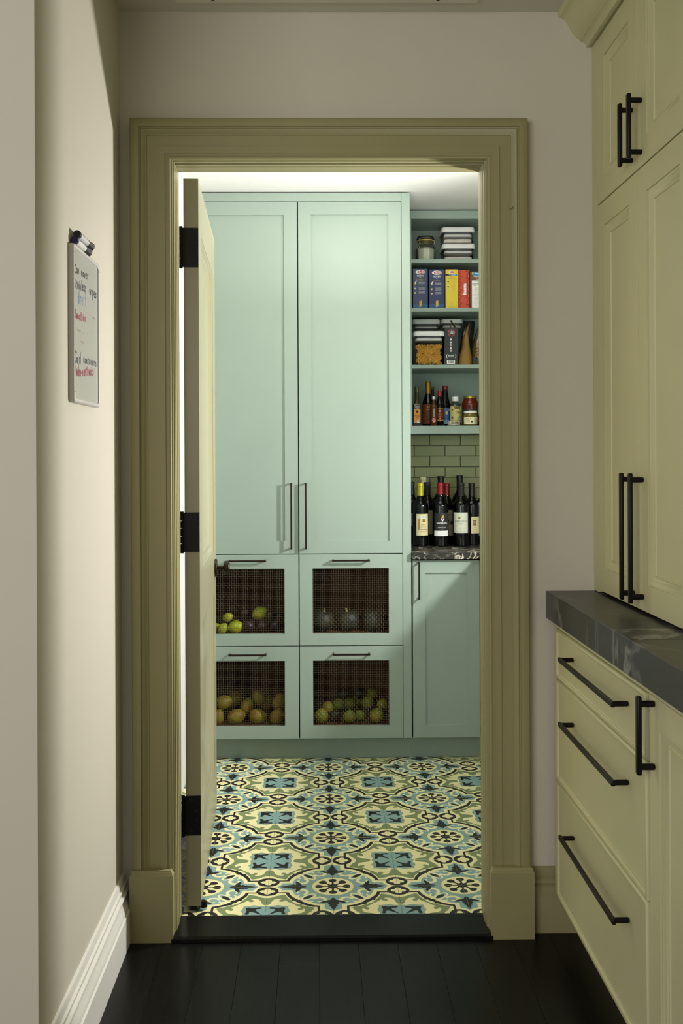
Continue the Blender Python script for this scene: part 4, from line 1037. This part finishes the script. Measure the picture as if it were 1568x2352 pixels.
fl.rect(-w*.30, w*.48, h - .019, h - .001, 4).ell(-w*.30, h - .008, .003, .007, 7).text('Ronzoni', .004, h - .008, .0085, 0, bold=.0002, sx=.8)
fl.text('WHOLE WHEAT', .0045, h - .0235, .0062, 0, bold=.0002, sx=.75).text('100% Whole Grain', .0045, h - .029, .0044, 0, sx=.75).text('Fusilli', .006, h - .0355, .0060, 0)
fl.rect(-w*.36, w*.49, .004, h - .042, 0)
fl.text('Nutrition Facts', .003, h - .0465, .0058, 3, sx=.75).rect(-w*.33, w*.47, h - .060, h - .0575, 9, .0003).text('Calories', -w*.12, h - .067, .0052, 3).rect(-w*.33, w*.47, h*.36, h*.36 + .002, 9, .0003)
for j in range(17): fl.text(('Total Fat 1.5g', 'Sodium 0mg', 'Total Carbohydrate', 'Dietary Fiber 7g')[j % 4], -w*.04, h - .075 - j*.0053, .0040, 8, sx=.75) if abs(h - .075 - j*.0053 - h*.36) > .004 else None
fl.build('printed_front', PR, c)

# --- third shelf
zC = SHZ['C']
PASTA = mat('dry_pasta', (220, 166, 62), .5, var=.1, vscale=30)
container(947, 1011, 733, 742.5, 838, 4.925, zC, 'clear container with a grey-white lid at the back left of the third shelf', .115, GREYF, .75)
container(1014, 1063, 732.5, 741, 838, 4.925, zC, 'clear container with a greyish lid behind the black box on the third shelf', .115, GREYF, .45)
c, cx, cy, bw, bd, hh = container(949, 1021.5, 760.5, 770, 838, 4.785, zC, 'clear container filled with rotini pasta at the front left of the third shelf', .125)
rb = MB(); rn = random.Random(5); fh = .094
def rotini(p, d, up, L=.026, r=.0050):
    d = Vector(d).normalized(); u = d.orthogonal().normalized(); v = d.cross(u); a0 = rn.random() * 6.3; N = 9
    rb.tube([Vector(p) + d * (k / N - .5) * L + (u * math.cos(a0 + k*1.35) + v * math.sin(a0 + k*1.35)) * .0024 for k in range(N + 1)], .0023, 5)
for k in range(430):
    f = rn.random(); zz = zC + .009 + rn.random() * (fh - .012)
    dr_ = (rn.uniform(-1, 1), rn.uniform(-.25, .25), rn.uniform(-.8, .8))
    if f < .55: p = (cx + rn.uniform(-.43, .43)*bw, cy - bd*.5 + .0075 + rn.random()*.006, zz)
    elif f < .66: p = (cx + bw*.5 - .0085, cy + rn.uniform(-.42, .42)*bd, zz); dr_ = (dr_[1], dr_[0], dr_[2])
    elif f < .74: p = (cx - bw*.5 + .0085, cy + rn.uniform(-.42, .42)*bd, zz); dr_ = (dr_[1], dr_[0], dr_[2])
    else: p = (cx + rn.uniform(-.42, .42)*bw, cy + rn.uniform(-.42, .42)*bd, zC + fh + rn.uniform(-.008, .003)); dr_ = (dr_[0], dr_[2], dr_[1]*.6)
    m_ = .0175; p = (min(max(p[0], cx - bw/2 + m_), cx + bw/2 - m_), max(p[1], cy - bd/2 + .0065), p[2])
    rotini(p, dr_, None)
rb.build('rotini', PASTA, c, kind='stuff')
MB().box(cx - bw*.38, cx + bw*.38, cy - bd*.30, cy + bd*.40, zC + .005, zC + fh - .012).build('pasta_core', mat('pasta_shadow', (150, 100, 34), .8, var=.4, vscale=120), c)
# black carton of bread flakes with an open flap
BLK = mat('black_carton', (34, 36, 36), .42, var=.05)
a, b = at(1019.5, 800, YSH), at(1051.5, 800, YSH); bx0, bx1 = a.x, b.x; bw_ = bx1 - bx0; zt = at(1035, 752, YSH).z
pk = root('panko_box', ((bx0+bx1)/2, YSH, zC), 'black carton of panko bread flakes with its top flap open on the third shelf', 'box')
MB().rings([[(bx0, YSH, zC), (bx1 - .003, YSH, zC), (bx1 - .003, YSH + .075, zC), (bx0, YSH + .075, zC)], [(bx0 + .001, YSH, zC + .055), (bx1, YSH, zC + .055), (bx1, YSH + .075, zC + .055), (bx0 + .001, YSH + .075, zC + .055)], [(bx0 + .004, YSH + .001, zt), (bx1 + .002, YSH + .001, zt), (bx1 + .002, YSH + .073, zt), (bx0 + .004, YSH + .073, zt)]]).build('carton', BLK, pk, bevel=.001)
MB().obox((bx1 - .020, YSH + .020, zt + .018), Vector((.55, 0, -.83)).normalized(), Vector((.83, 0, .55)).normalized(), Yv, .022, .0006, .020).obox((bx1 - .029, YSH + .03, zt + .012), Vector((.3, 0, .95)).normalized(), Vector((.95, 0, -.3)).normalized(), Yv, .010, .0005, .022).build('open_flap', mat('kraft_inside', (120, 108, 70), .7), pk)
fl = Flat(plane_fn(((bx0+bx1)/2 + .0015, YSH - .0004, zC), X, Z, -Yv)); H = zt - zC
fl.ell(.0005, H - .026, .0170, .0170, 1, n=36).ell(.0005, H - .026, .0138, .0138, 3, .0003, 36).text('SUSHI', .0005, H - .0215, .0085, 0, bold=.0003, sx=.85).text('CHEF', .0005, H - .030, .0085, 0, bold=.0003, sx=.9)
for k in range(12):
    a_ = k*math.pi/6; fl.ell(.0005 + .0154*math.cos(a_), H - .026 + .0154*math.sin(a_), .0008, .0008, 0, .0003, 8)
for j, ch in enumerate('PANKO'): fl.text(ch, -.0015, H - .0585 - j*.0133, .0125, 0, bold=.0006)
fl.text('(', -.0225, .044, .019, 0, bold=.0003).text(')', .0205, .044, .019, 0, bold=.0003).text('Japanese Style', -.001, .0475, .0058, 0, sx=.85, bold=.0003).text('Bread Flakes', -.001, .0405, .0058, 0, sx=.85, bold=.0003)
fl.rect(-.0215, .0165, .006, .024, 0)
for k in range(12): fl.rect(-.017 + k*.0025, -.017 + k*.0025 + (.0012 if k % 3 else .0018), .009, .022, 3, .0004)
for k in range(4): fl.text('-', .021, H - .052 - k*.005, .004, 8, rot=1.57)
fl.build('printed_front', PR, pk)
# kraft bag
def bag(name, label, cat, prof, Y, th, m, sub=6):
    """soft bag: prof = list of (z, x0, x1), half thickness th(z)"""
    b = MB(); rs = []
    for (z_, x0, x1, t) in prof:
        ring = []; cx_ = (x0+x1)/2; w2 = (x1-x0)/2
        for i in range(20):
            a_ = 2*math.pi*i/20; ca, sa = math.cos(a_), math.sin(a_)
            ring.append((cx_ + w2*abs(ca)**.8*(1 if ca > 0 else -1), Y + t*abs(sa)**.9*(1 if sa > 0 else -1) + .003*math.sin(3*a_ + z_*60), z_))
        rs.append(ring)
    c = root(name, ((prof[0][1]+prof[0][2])/2, Y, prof[0][0]), label, cat)
    o = b.rings(rs).build('pouch', m, c, smooth=60)
    return c
P = lambda px, py, Y=4.83: at(px, py, Y)
def bagprof(rows, Y): return [(P(x0, y, Y).z if k else zC, P(x0, y, Y).x, P(x1, y, Y).x, t) for k, (y, x0, x1, t) in enumerate(rows)]
KRAFT = mat('kraft_paper', (140, 108, 50), .75, var=.12, vscale=14, bump=.5, bscale=14)
bag('paper_bag', 'pointed tan paper bag on the third shelf beside the black carton', 'bag', bagprof([(838, 1050.5, 1083, .045), (820, 1052, 1083, .044), (800, 1060, 1078, .040), (780, 1062, 1076, .032), (765, 1067, 1074, .020), (752, 1072, 1076, .010), (742.5, 1077, 1078, .003)], 4.855), 4.855, None, KRAFT)
dk = bag('dark_pouch', 'black food pouch behind the tan paper bag on the third shelf', 'bag', bagprof([(838, 1052, 1086, .020), (815, 1053, 1086, .02), (790, 1056, 1085, .018), (765, 1060, 1088, .012), (745, 1064, 1090, .006), (738, 1064, 1090, .002)], 4.955), 4.955, None, mat('black_foil', (26, 28, 26), .22, var=.2, vscale=20, bump=.8, bscale=18))
pb_ = bag('popcorn_bag', 'clear bag of popcorn kernels at the right of the third shelf', 'bag', bagprof([(838, 1084, 1112, .035), (822, 1084, 1113, .040), (800, 1083, 1112, .036), (780, 1087, 1111, .030), (762, 1093, 1110, .022), (746, 1099, 1106, .010), (741, 1101, 1104, .004)], 4.845), 4.845, None, clear('bag_film', (238, 226, 200), .15, .97))
kb = MB(); rn = random.Random(3)
for k in range(420):
    t = rn.random(); py = 748 + t*74
    x0_, x1_ = 1102 - t*12, 1103 + min(t*2, 1)*6
    c0 = P(rn.uniform(x0_, x1_), py, 4.822 + .012*(1-t)); s = rn.uniform(.0030, .0046); o = len(kb.v)
    for v in ((1,0,0),(-1,0,0),(0,1,0),(0,-1,0),(0,0,1),(0,0,-1)): kb.v.append(c0 + Vector(v)*s*rn.uniform(.7,1.2))
    for f in ((0,2,4),(2,1,4),(1,3,4),(3,0,4),(2,0,5),(1,2,5),(3,1,5),(0,3,5)): kb.face([o+i for i in f], rn.randrange(3))
kb.build('kernels', [col('kernel_pale', (226, 206, 160)), col('kernel_orange', (190, 110, 50)), col('kernel_dark', (84, 50, 34))], pb_, kind='stuff')
Flat(plane_fn((P(1085, 800, 4.803).x, 4.803, 0), X, Z, -Yv)).rect(.0, .019, P(1085, 827, 4.803).z, P(1085, 821, 4.803).z, 0).build('printed_label', [col('navy_print', (20, 28, 60))], pb_)

# --- fourth shelf: bottles, jars and a tin
zD = SHZ['D']
def thing_at(name, px, Y, z0, label, cat, group=None):
    x = at(px, 975, Y).x; return root(name, (x, Y, z0), label, cat, group), x
def curved(par, name, x, Y, z0, rad, a0, a1, h0, h1, m):
    f = cyl_fn(x, Y, z0, rad + .0003); b = MB(); n = 14
    for k in range(n):
        s0 = (a0 + (a1-a0)*k/n)*rad; s1 = (a0 + (a1-a0)*(k+1)/n)*rad
        b.add([f(s0, h0, 0), f(s1, h0, 0), f(s1, h1, 0), f(s0, h1, 0)], [(0,1,2,3)])
    bm = b.build(name, m, par, smooth=80); return bm
DGL = mat('dark_bottle_glass', (5, 6, 5), .05, spec=.4, var=.2); BRG = mat('vinegar_glass', (74, 42, 16), .08, var=.15, vscale=10); AMB = mat('oil_glass', (60, 52, 18), .08, var=.2)
GF = 'bottles and jars on the fourth shelf'
# oil bottle with square shoulders
o, x = thing_at('oil_bottle', 957, 4.83, zD, 'tall square glass bottle with orange label at the left of the fourth shelf', 'bottle', GF)
MB().rings([rrect(x, 4.83, .036, .036, .005, zD + .0), rrect(x, 4.83, .038, .038, .006, zD + .004), rrect(x, 4.83, .038, .038, .006, zD + .104), rrect(x, 4.83, .026, .026, .010, zD + .112), rrect(x, 4.83, .022, .022, .0109, zD + .118), rrect(x, 4.83, .021, .021, .0104, zD + .165)]).build('glass', AMB, o, smooth=40)
lathe_obj(o, 'cap', [(.0115, .164), (.0118, .166), (.0118, .188), (.0112, .190)], (x, 4.83, zD), col('olive_cap', (70, 66, 30), .3))
fl = Flat(plane_fn((x, 4.83 - .0193, zD), X, Z, -Yv))
fl.rect(-.0165, .0165, .004, .098, 1).rect(-.015, .015, .014, .082, 0, .0004).text('ORGANIC', 0, .091, .0065, 2, sx=.8).text('TUSCAN', 0, .085, .0055, 2, sx=.8).text('Walnut', 0, .048, .009, 1).text('Oil', 0, .039, .009, 1)
fl.ell(0, .068, .005, .007, 1, .0006).rect(.000, .013, .016, .026, 2, .0006).rect(.006, .012, .018, .024, 3, .0008).build('label', [col('orange_label', (206, 130, 50)), INK, WHT, PR[4]], o)
# gold-necked bottle
o, x = thing_at('vinegar_bottle', 983, 4.90, zD, 'tall dark bottle with gold foil neck and reddish label on the fourth shelf', 'bottle', GF)
lathe_obj(o, 'glass', [(.027, 0), (.029, .003), (.029, .100), (.026, .120), (.017, .145), (.0125, .160), (.0120, .215)], (x, 4.90, zD), DGL)
lathe_obj(o, 'foil', [(.0125, .158), (.0128, .160), (.0135, .208), (.0135, .216), (.0125, .218), (0, .218)], (x, 4.90, zD), col('gold_foil', (150, 116, 40), .35, metal=.6))
curved(o, 'label', x, 4.90, zD, .0292, -1.2, 1.3, .012, .106, mat('red_patterned_label', (112, 58, 34), .5, var=.55, vscale=70))
Flat(cyl_fn(x, 4.90, zD, .0296, .1)).text('RICE', .001, .092, .0125, 0, bold=.0003).text('VINEGAR', .001, .080, .0075, 0).ell(.002, .045, .006, .012, 1).build('lettering', [PR[2], col('leaf_print', (60, 104, 52))], o)
o, x = thing_at('sauce_bottle', 992, 4.985, zD, 'slim bottle with olive-gold cap standing at the back behind the gold-necked bottle', 'bottle', GF)
lathe_obj(o, 'glass', [(.022, 0), (.024, .003), (.024, .12), (.010, .16), (.010, .185)], (x, 4.985, zD), DGL); lathe_obj(o, 'cap', [(.011, .184), (.0112, .186), (.0112, .200), (0, .201)], (x, 4.985, zD), col('dull_gold_cap', (110, 90, 40), .4))
# small vinegar bottle
o, x = thing_at('vinegar_bottle', 996, 4.815, zD, 'small brown glass bottle with silver cap and red square label on the fourth shelf', 'bottle', GF)
lathe_obj(o, 'glass', [(.0155, 0), (.0175, .003), (.0185, .090), (.0165, .099), (.0085, .107), (.0070, .112), (.0070, .128)], (x, 4.815, zD), BRG)
lathe_obj(o, 'cap', [(.0082, .127), (.0085, .129), (.0085, .138), (.0078, .140), (0, .140)], (x, 4.815, zD), col('silver_cap', (196, 196, 194), .3, metal=.5))
f = cyl_fn(x, 4.815, zD, .0185); Flat(f).rect(-.0085, .0055, .014, .038, 0, .0006, 4).text('BERRY', -.0015, .033, .0052, 2, bold=.0001).text('ALMOND', -.0015, .027, .0046, 2).poly([(-.006, .024), (.003, .024), (-.0015, .017)], 2, .0008).rect(-.006, .004, .042, .082, 1, .0006, 4).build('label', [col('red_square', (190, 62, 46)), col('silver_label', (140, 128, 116)), WHT], o)
# soy bottle, red cap
o, x = thing_at('soy_bottle', 1009.5, 4.835, zD, 'dark bottle with red cap and dark red label edged in gold on the fourth shelf', 'bottle', GF)
lathe_obj(o, 'glass', [(.0165, 0), (.0185, .003), (.0185, .098), (.0165, .110), (.0105, .128), (.0095, .142)], (x, 4.835, zD), DGL)
lathe_obj(o, 'cap', [(.0102, .141), (.0106, .143), (.0102, .168), (.0095, .170), (0, .170)], (x, 4.835, zD), col('red_cap', (140, 20, 24), .35))
curved(o, 'label', x, 4.835, zD, .0187, -1.3, 1.3, .026, .082, col('dark_red_label', (104, 18, 18), .4))
fl = Flat(cyl_fn(x, 4.835, zD, .0191)); fl.rect(-.022, .022, .080, .0825, 0, n=8).rect(-.022, .022, .0255, .028, 0, n=8).ell(-.002, .071, .0035, .0042, 0, .0003).text('PREMIUM', 0, .060, .0052, 0, sx=.8).text('SOY SAUCE', 0, .053, .0060, 0, sx=.8).text('DARK', 0, .046, .0052, 0).ell(0, .035, .003, .003, 0).build('lettering', [PR[2]], o)
# tall red cap, blue label
o, x = thing_at('sauce_bottle', 1022, 4.905, zD, 'tall dark bottle with red cap and blue label on the fourth shelf', 'bottle', GF)
lathe_obj(o, 'glass', [(.025, 0), (.0275, .003), (.0275, .085), (.0235, .115), (.0145, .155), (.0125, .178)], (x, 4.905, zD), DGL)
lathe_obj(o, 'cap', [(.0135, .177), (.0142, .179), (.0142, .194), (.0130, .197), (0, .197)], (x, 4.905, zD), col('deep_red_cap', (104, 22, 22), .3))
curved(o, 'label', x, 4.905, zD, .0277, -1.2, 1.3, .010, .090, col('blue_label', (42, 92, 150), .4))
Flat(cyl_fn(x, 4.905, zD, .0281)).ell(.004, .066, .006, .010, 0).rect(.014, .024, .076, .081, 0, n=2).rect(-.01, .028, .010, .030, 1, n=5).build('lettering', [PR[2], col('pale_blue', (120, 160, 190))], o)
# coconut jar
o, x = thing_at('coconut_jar', 1045.5, 4.875, zD, 'clear jar with white screw cap and pale yellow coconut label on the fourth shelf', 'jar', GF)
lathe_obj(o, 'glass', [(.024, .001), (.0275, .004), (.0275, .098), (.024, .108), (.0135, .116), (.0130, .122)], (x, 4.875, zD), mat('smoky_glass', (58, 66, 58), .08, var=.1), n=32)
lathe_obj(o, 'cap', [(.0145, .120), (.0158, .122), (.0158, .139), (.0145, .142), (0, .142)], (x, 4.875, zD), WHITEP)
curved(o, 'label', x, 4.875, zD, .0277, -1.25, 1.45, .020, .095, col('pale_yellow_label', (196, 188, 120), .5))
Flat(cyl_fn(x, 4.875, zD, .0281)).rect(-.009, .022, .083, .0945, 1, n=5).text('Coconut', .020, .066, .016, 0, bold=.0004, sx=.8).ell(-.018, .040, .0045, .0075, 1).ell(.022, .036, .010, .011, 2, n=20).ell(.022, .036, .007, .008, 3, .0004).ell(-.018, .078, .004, .004, 1).build('lettering', [INK, col('coco_brown', (112, 84, 40)), col('coco_shell', (66, 54, 38)), col('coco_flesh', (190, 184, 164))], o)
# tin
o, x = thing_at('tin_can', 1042, 4.80, zD, 'low round tin can with cream label at the front of the fourth shelf', 'can', GF)
lathe_obj(o, 'can', [(.029, 0), (.0298, .001), (.0292, .003), (.0292, .0215), (.0300, .023), (.0300, .0245), (.0285, .0245), (.0285, .023), (0, .023)], (x, 4.80, zD), col('tin_metal', (120, 120, 120), .3, metal=.9), n=36)
curved(o, 'label', x, 4.80, zD, .0293, -1.5, 1.5, .003, .0213, col('can_label', (196, 186, 160), .4))
Flat(cyl_fn(x, 4.80, zD, .0297)).text('ROLAND', .002, .0158, .0085, 0, bold=.0003).text('ANCHOVIES', .002, .0085, .0070, 1, bold=.0002).build('lettering', [col('brown_print', (74, 34, 24)), INK], o)
# sauce jar
o, x = thing_at('sauce_jar', 1079.5, 4.895, zD, 'large jar of red sauce with gold lid on the fourth shelf', 'jar', GF)
lathe_obj(o, 'glass', [(.034, .001), (.0385, .005), (.0385, .098), (.040, .105), (.039, .115), (.032, .128), (.030, .134)], (x, 4.895, zD), mat('red_sauce', (92, 26, 14), .08, var=.25, vscale=15), n=36)
lathe_obj(o, 'lid', [(.0315, .133), (.0330, .134), (.0330, .143), (.031, .145), (0, .145)], (x, 4.895, zD), col('gold_lid', (160, 140, 70), .3, metal=.7), n=36)
curved(o, 'label', x, 4.895, zD, .0387, -1.2, 1.2, .020, .082, col('charcoal_label', (44, 42, 38), .5))
Flat(cyl_fn(x, 4.895, zD, .0391)).text('Marinara', .012, .074, .012, 0).rect(-.04, .04, .0865, .0875, 1, n=10).build('lettering', [col('grey_letter', (150, 146, 130)), col('dull_red', (140, 60, 50))], o)
# small jar
o, x = thing_at('mustard_jar', 1080, 4.808, zD, 'small jar with white lid and cream label in front of the red sauce jar', 'jar', GF)
lathe_obj(o, 'glass', [(.029, .001), (.0325, .004), (.0325, .048), (.029, .058), (.0275, .060)], (x, 4.808, zD), mat('mustard_fill', (112, 98, 38), .1, var=.2, vscale=25), n=36)
lathe_obj(o, 'lid', [(.0295, .059), (.0315, .060), (.0315, .068), (.030, .0695), (0, .0695)], (x, 4.808, zD), WHITEP, n=36)
curved(o, 'label', x, 4.808, zD, .0327, -1.35, 1.35, .006, .041, CRM)
Flat(cyl_fn(x, 4.808, zD, .0331)).ell(-.004, .035, .0015, .0022, 0).text('ORGANIC', -.018, .034, .0040, 0).text('Dijon', -.016, .026, .0062, 0).text('Mustard', -.014, .018, .0050, 0).ell(.002, .019, .0042, .0042, 0).rect(.014, .036, .008, .036, 1, n=4).build('lettering', [INK, col('panel_grey', (176, 168, 150))], o)
# red bottle at the right
o, x = thing_at('hot_sauce_bottle', 1106, 4.84, zD, 'dark red bottle at the far right end of the fourth shelf', 'bottle', GF)
lathe_obj(o, 'glass', [(.018, 0), (.0195, .003), (.0195, .045), (.012, .058), (.010, .062)], (x, 4.84, zD), col('red_bottle', (86, 18, 18), .2)); lathe_obj(o, 'cap', [(.0108, .061), (.011, .062), (.011, .072), (0, .073)], (x, 4.84, zD), col('red_cap', (140, 20, 24), .35))
Flat(cyl_fn(x, 4.84, zD, .0197)).ell(-.012, .040, .003, .003, 0).ell(-.012, .018, .003, .003, 0).rect(-.02, .01, .022, .034, 1, n=4).build('label', [WHT, col('bright_red', (170, 34, 30))], o)

# --- wine on the counter
zW = .9392
BORD = [(.034, 0), (.0375, .003), (.038, .012), (.038, .180), (.0374, .190), (.0352, .200), (.0312, .209), (.0255, .217), (.0205, .2235), (.0168, .231), (.0152, .241), (.0142, .285), (.0155, .287), (.0155, .296), (.0142, .298)]
def wine(px, Y, capc, caplen, label, scale=1.0, lab=None, hs=1.0, rough=.35, metal=.3, prof=BORD, cr=1.0):
    x = at(px, 1256, Y).x
    o = root('wine_bottle', (x, Y, zW), label, 'bottle', 'wine bottles on the marble counter')
    P_ = [(r*scale, z*hs) for r, z in prof]
    lathe_obj(o, 'glass', P_, (x, Y, zW), DGL, n=40)
    H = P_[-1][1]; c0 = H - caplen
    rr = lambda z: (.0150 if z < H - .014*hs else .0166) * scale * cr
    cp_ = [(.0162*scale*cr, c0), (.0156*scale*cr, c0 + .012), (.0152*scale*cr, H - .0145), (.0166*scale*cr, H - .0135), (.0166*scale*cr, H - .0015), (.0150*scale*cr, H + .001), (0, H + .0012)]
    lathe_obj(o, 'capsule', cp_, (x, Y, zW), col('capsule_%d_%d_%d' % capc, capc, rough, metal=metal), n=32)
    fl_ = Flat(cyl_fn(x, Y, zW, (.038*scale) + .0006)); 
    if lab:
        (a0, a1, h0, h1, m_) = lab; curved(o, 'label', x, Y, zW, .038*scale + .0002, a0, a1, h0, h1, m_)
    return o, fl_, x
CREAM2 = mat('cream_label', (222, 210, 160), .55, var=.03, vscale=50); IVORY = mat('ivory_label', (214, 216, 196), .55, var=.02); DIM = mat('grey_label', (150, 138, 116), .6, var=.1, vscale=20)
GLD = PR[2]
o, fl, x = wine(965.5, 4.778, (176, 172, 30), .058, 'wine bottle with yellow capsule and cream classico label, leftmost in the front row', lab=(-.62, 1.05, .052, .153, CREAM2), metal=.2, hs=.995)
fl.rect(-.018, .034, .079, .143, 1, n=7).rect(-.017, .033, .0805, .1335, 2, .0003, 7).text('EL AMOR', .009, .1385, .0095, 0, sx=1.05).rect(-.0165, -.007, .082, .132, 3, .0005, 2).rect(-.003, .031, .108, .132, 2, .0006, 4).text('D', .0125, .120, .023, 0, bold=.0003, sx=.9).ell(.0125, .119, .0042, .0065, 3, .0007).text('CLASSICO', .007, .070, .0085, 3, spacing=1.2).rect(-.018, .034, .0785, .0805, 0, .0005, 7)
for k in range(14): fl.stroke([(-.003 + (k % 5)*.0062, .084 + (k // 5)*.007), (.001 + (k % 5)*.0062, .088 + (k // 5)*.007), (-.002 + (k % 4)*.0067, .090 + (k//5)*.007)], .0009, 4, .0007)
fl.build('lettering', [INK, WHT, CREAM2, col('ochre_print', (176, 128, 44)), col('print_grey', (120, 112, 100))], o)
o, fl, x = wine(1011.5, 4.775, (140, 18, 26), .054, 'wine bottle with bright red capsule and black label above a white strip', lab=(-.95, .98, .074, .157, mat('black_label', (36, 37, 38), .5, var=.05)), metal=.25)
curved(o, 'label_strip', x, 4.775, zW, .0384, -.98, 1.0, .049, .0735, WHT)
fl.text('FONTERUTOLI', .003, .108, .0092, 0, bold=.0003, sx=.86).text('CHIANTI CLASSICO', .003, .088, .0056, 0, bold=.0001, sx=.85).text('2013', .003, .082, .0035, 1).text('MAZZEI', .006, .059, .0060, 1, spacing=1.5).ell(.006, .0665, .0015, .0015, 1)
fl.poly([(-.001, .133), (.0125, .133), (.012, .123), (.0058, .116), (-.0005, .123)], 0).poly([(.000, .131), (.003, .131), (.0115, .122), (.009, .1195)], 2, .0006).ell(.0055, .138, .0048, .0045, 3).ell(.0065, .142, .0042, .004, 3, .0004).ell(.0068, .1425, .0016, .0016, 4, .0006).build('lettering', [WHT, PR[8], col('crest_red', (150, 60, 50)), PR[7], INK], o)
o, fl, x = wine(1059, 4.785, (24, 23, 23), .062, 'broad wine bottle with matt black capsule and large white label, in the front row', lab=(-1.25, .80, .062, .158, IVORY), metal=.0, rough=.6)
fl.text('YARDEN', -.0085, .117, .0145, 1, spacing=1.1).text('MERLOT', -.010, .1045, .005, 0, bold=.0001).poly([(-.0235, .1395), (-.021, .138), (-.017, .1365), (-.007, .1365), (-.0095, .131), (-.0125, .1285), (-.0175, .129), (-.0205, .133)], 2).poly([(-.0195, .1345), (-.009, .1335), (-.0125, .130), (-.0165, .130)], 0, .0006).text('GALILEE', -.012, .084, .0035, 1).text('2011', -.010, .079, .0035, 1).text('GOLAN HEIGHTS WINERY', -.011, .0675, .0042, 0, sx=.9).build('lettering', [INK, col('grey_green_print', (140, 150, 136)), PR[2]], o)
o, fl, x = wine(1083.5, 4.835, (22, 21, 24), .055, 'slim wine bottle with black capsule and small cream label, right end of the row', lab=(-.26, 1.2, .056, .135, CREAM2), scale=.94, hs=.985, metal=.1)
fl.text('RECANATI', .0095, .1255, .0046, 1).rect(.001, .016, .091, .119, 0, n=3).text('Syrah', .0095, .083, .0068, 0, shear=.3).text('RESERVE', .0105, .0745, .0038, 1, spacing=1.4).text('GALILEE ISRAEL', .011, .067, .0032, 1).text('ALCOHOL 14%', .011, .0595, .0030, 1)
for k in range(20): fl.rect(.002 + (k % 5)*.0027, .0035 + (k % 5)*.0027, .093 + (k//5)*.0063, .096 + (k//5)*.0063, 3, .0006)
fl.ell(.010, .106, .0042, .005, 2, .0008).poly([(.012, .107), (.019, .106), (.012, .103)], 2, .0008).build('lettering', [col('dark_brown_print', (52, 30, 24)), col('wine_print', (120, 50, 40)), col('amber_print', (196, 120, 40)), CREAM2], o)
o, fl, x = wine(981.5, 4.868, (24, 23, 23), .060, 'wine bottle with black capsule and dim grey label behind the yellow-capped one', lab=(-.9, .95, .050, .165, DIM), metal=.1, hs=1.0)
fl.text('M', .020, .105, .016, 0).poly([(.016, .14), (.019, .140), (.018, .155), (.0165, .155)], 0).build('lettering', [col('brown_print2', (92, 72, 54))], o)
o, fl, x = wine(1025.5, 4.872, (110, 24, 22), .056, 'wine bottle with dull red capsule and grey picture label behind the red-capped front bottle', lab=(-.75, .72, .044, .165, DIM), metal=.3, hs=.98)
fl.text('ATLAS', .010, .142, .0125, 0, bold=.0002).rect(-.01, .024, .131, .132, 0, n=3).rect(-.01, .026, .086, .093, 1, n=4).ell(.012, .108, .013, .012, 0).rect(.010, .0135, .088, .105, 0).ell(.020, .104, .007, .009, 0, .0004).text('2012', .014, .070, .0045, 0).build('lettering', [col('charcoal_print', (50, 44, 38)), col('sand_print', (170, 152, 110))], o)
o, fl, x = wine(1012.5, 4.965, (20, 20, 20), .055, 'tall wine bottle with black capsule at the back, rising above the bright red one', metal=.1, hs=1.09)
o, fl, x = wine(972, 4.965, (206, 200, 160), .060, 'wine bottle with a cream-white capsule at the back left', metal=.0, hs=1.075, rough=.6)
o, fl, x = wine(1056, 4.965, (20, 20, 20), .055, 'wine bottle with black capsule at the back, hidden behind the broad one', metal=.1, hs=1.10)
o, fl, x = wine(944.8, 4.90, (22, 22, 22), .055, 'wine bottle at the left end, mostly hidden behind the tall cabinet', lab=(-.6, .9, .09, .15, IVORY), metal=.1)
fl.rect(.005, .03, .092, .108, 0, n=3).build('lettering', [GLD], o)
o, fl, x = wine(1113, 4.87, (170, 130, 60), .095, 'sparkling wine bottle with gold foil neck at the right end, cut off by the casing', metal=.8, lab=(-1.0, .8, .04, .20, mat('lilac_label', (180, 176, 190), .5)), hs=1.03, cr=1.12)
fl.text('BRUT', -.012, .115, .012, 0).build('lettering', [INK], o)
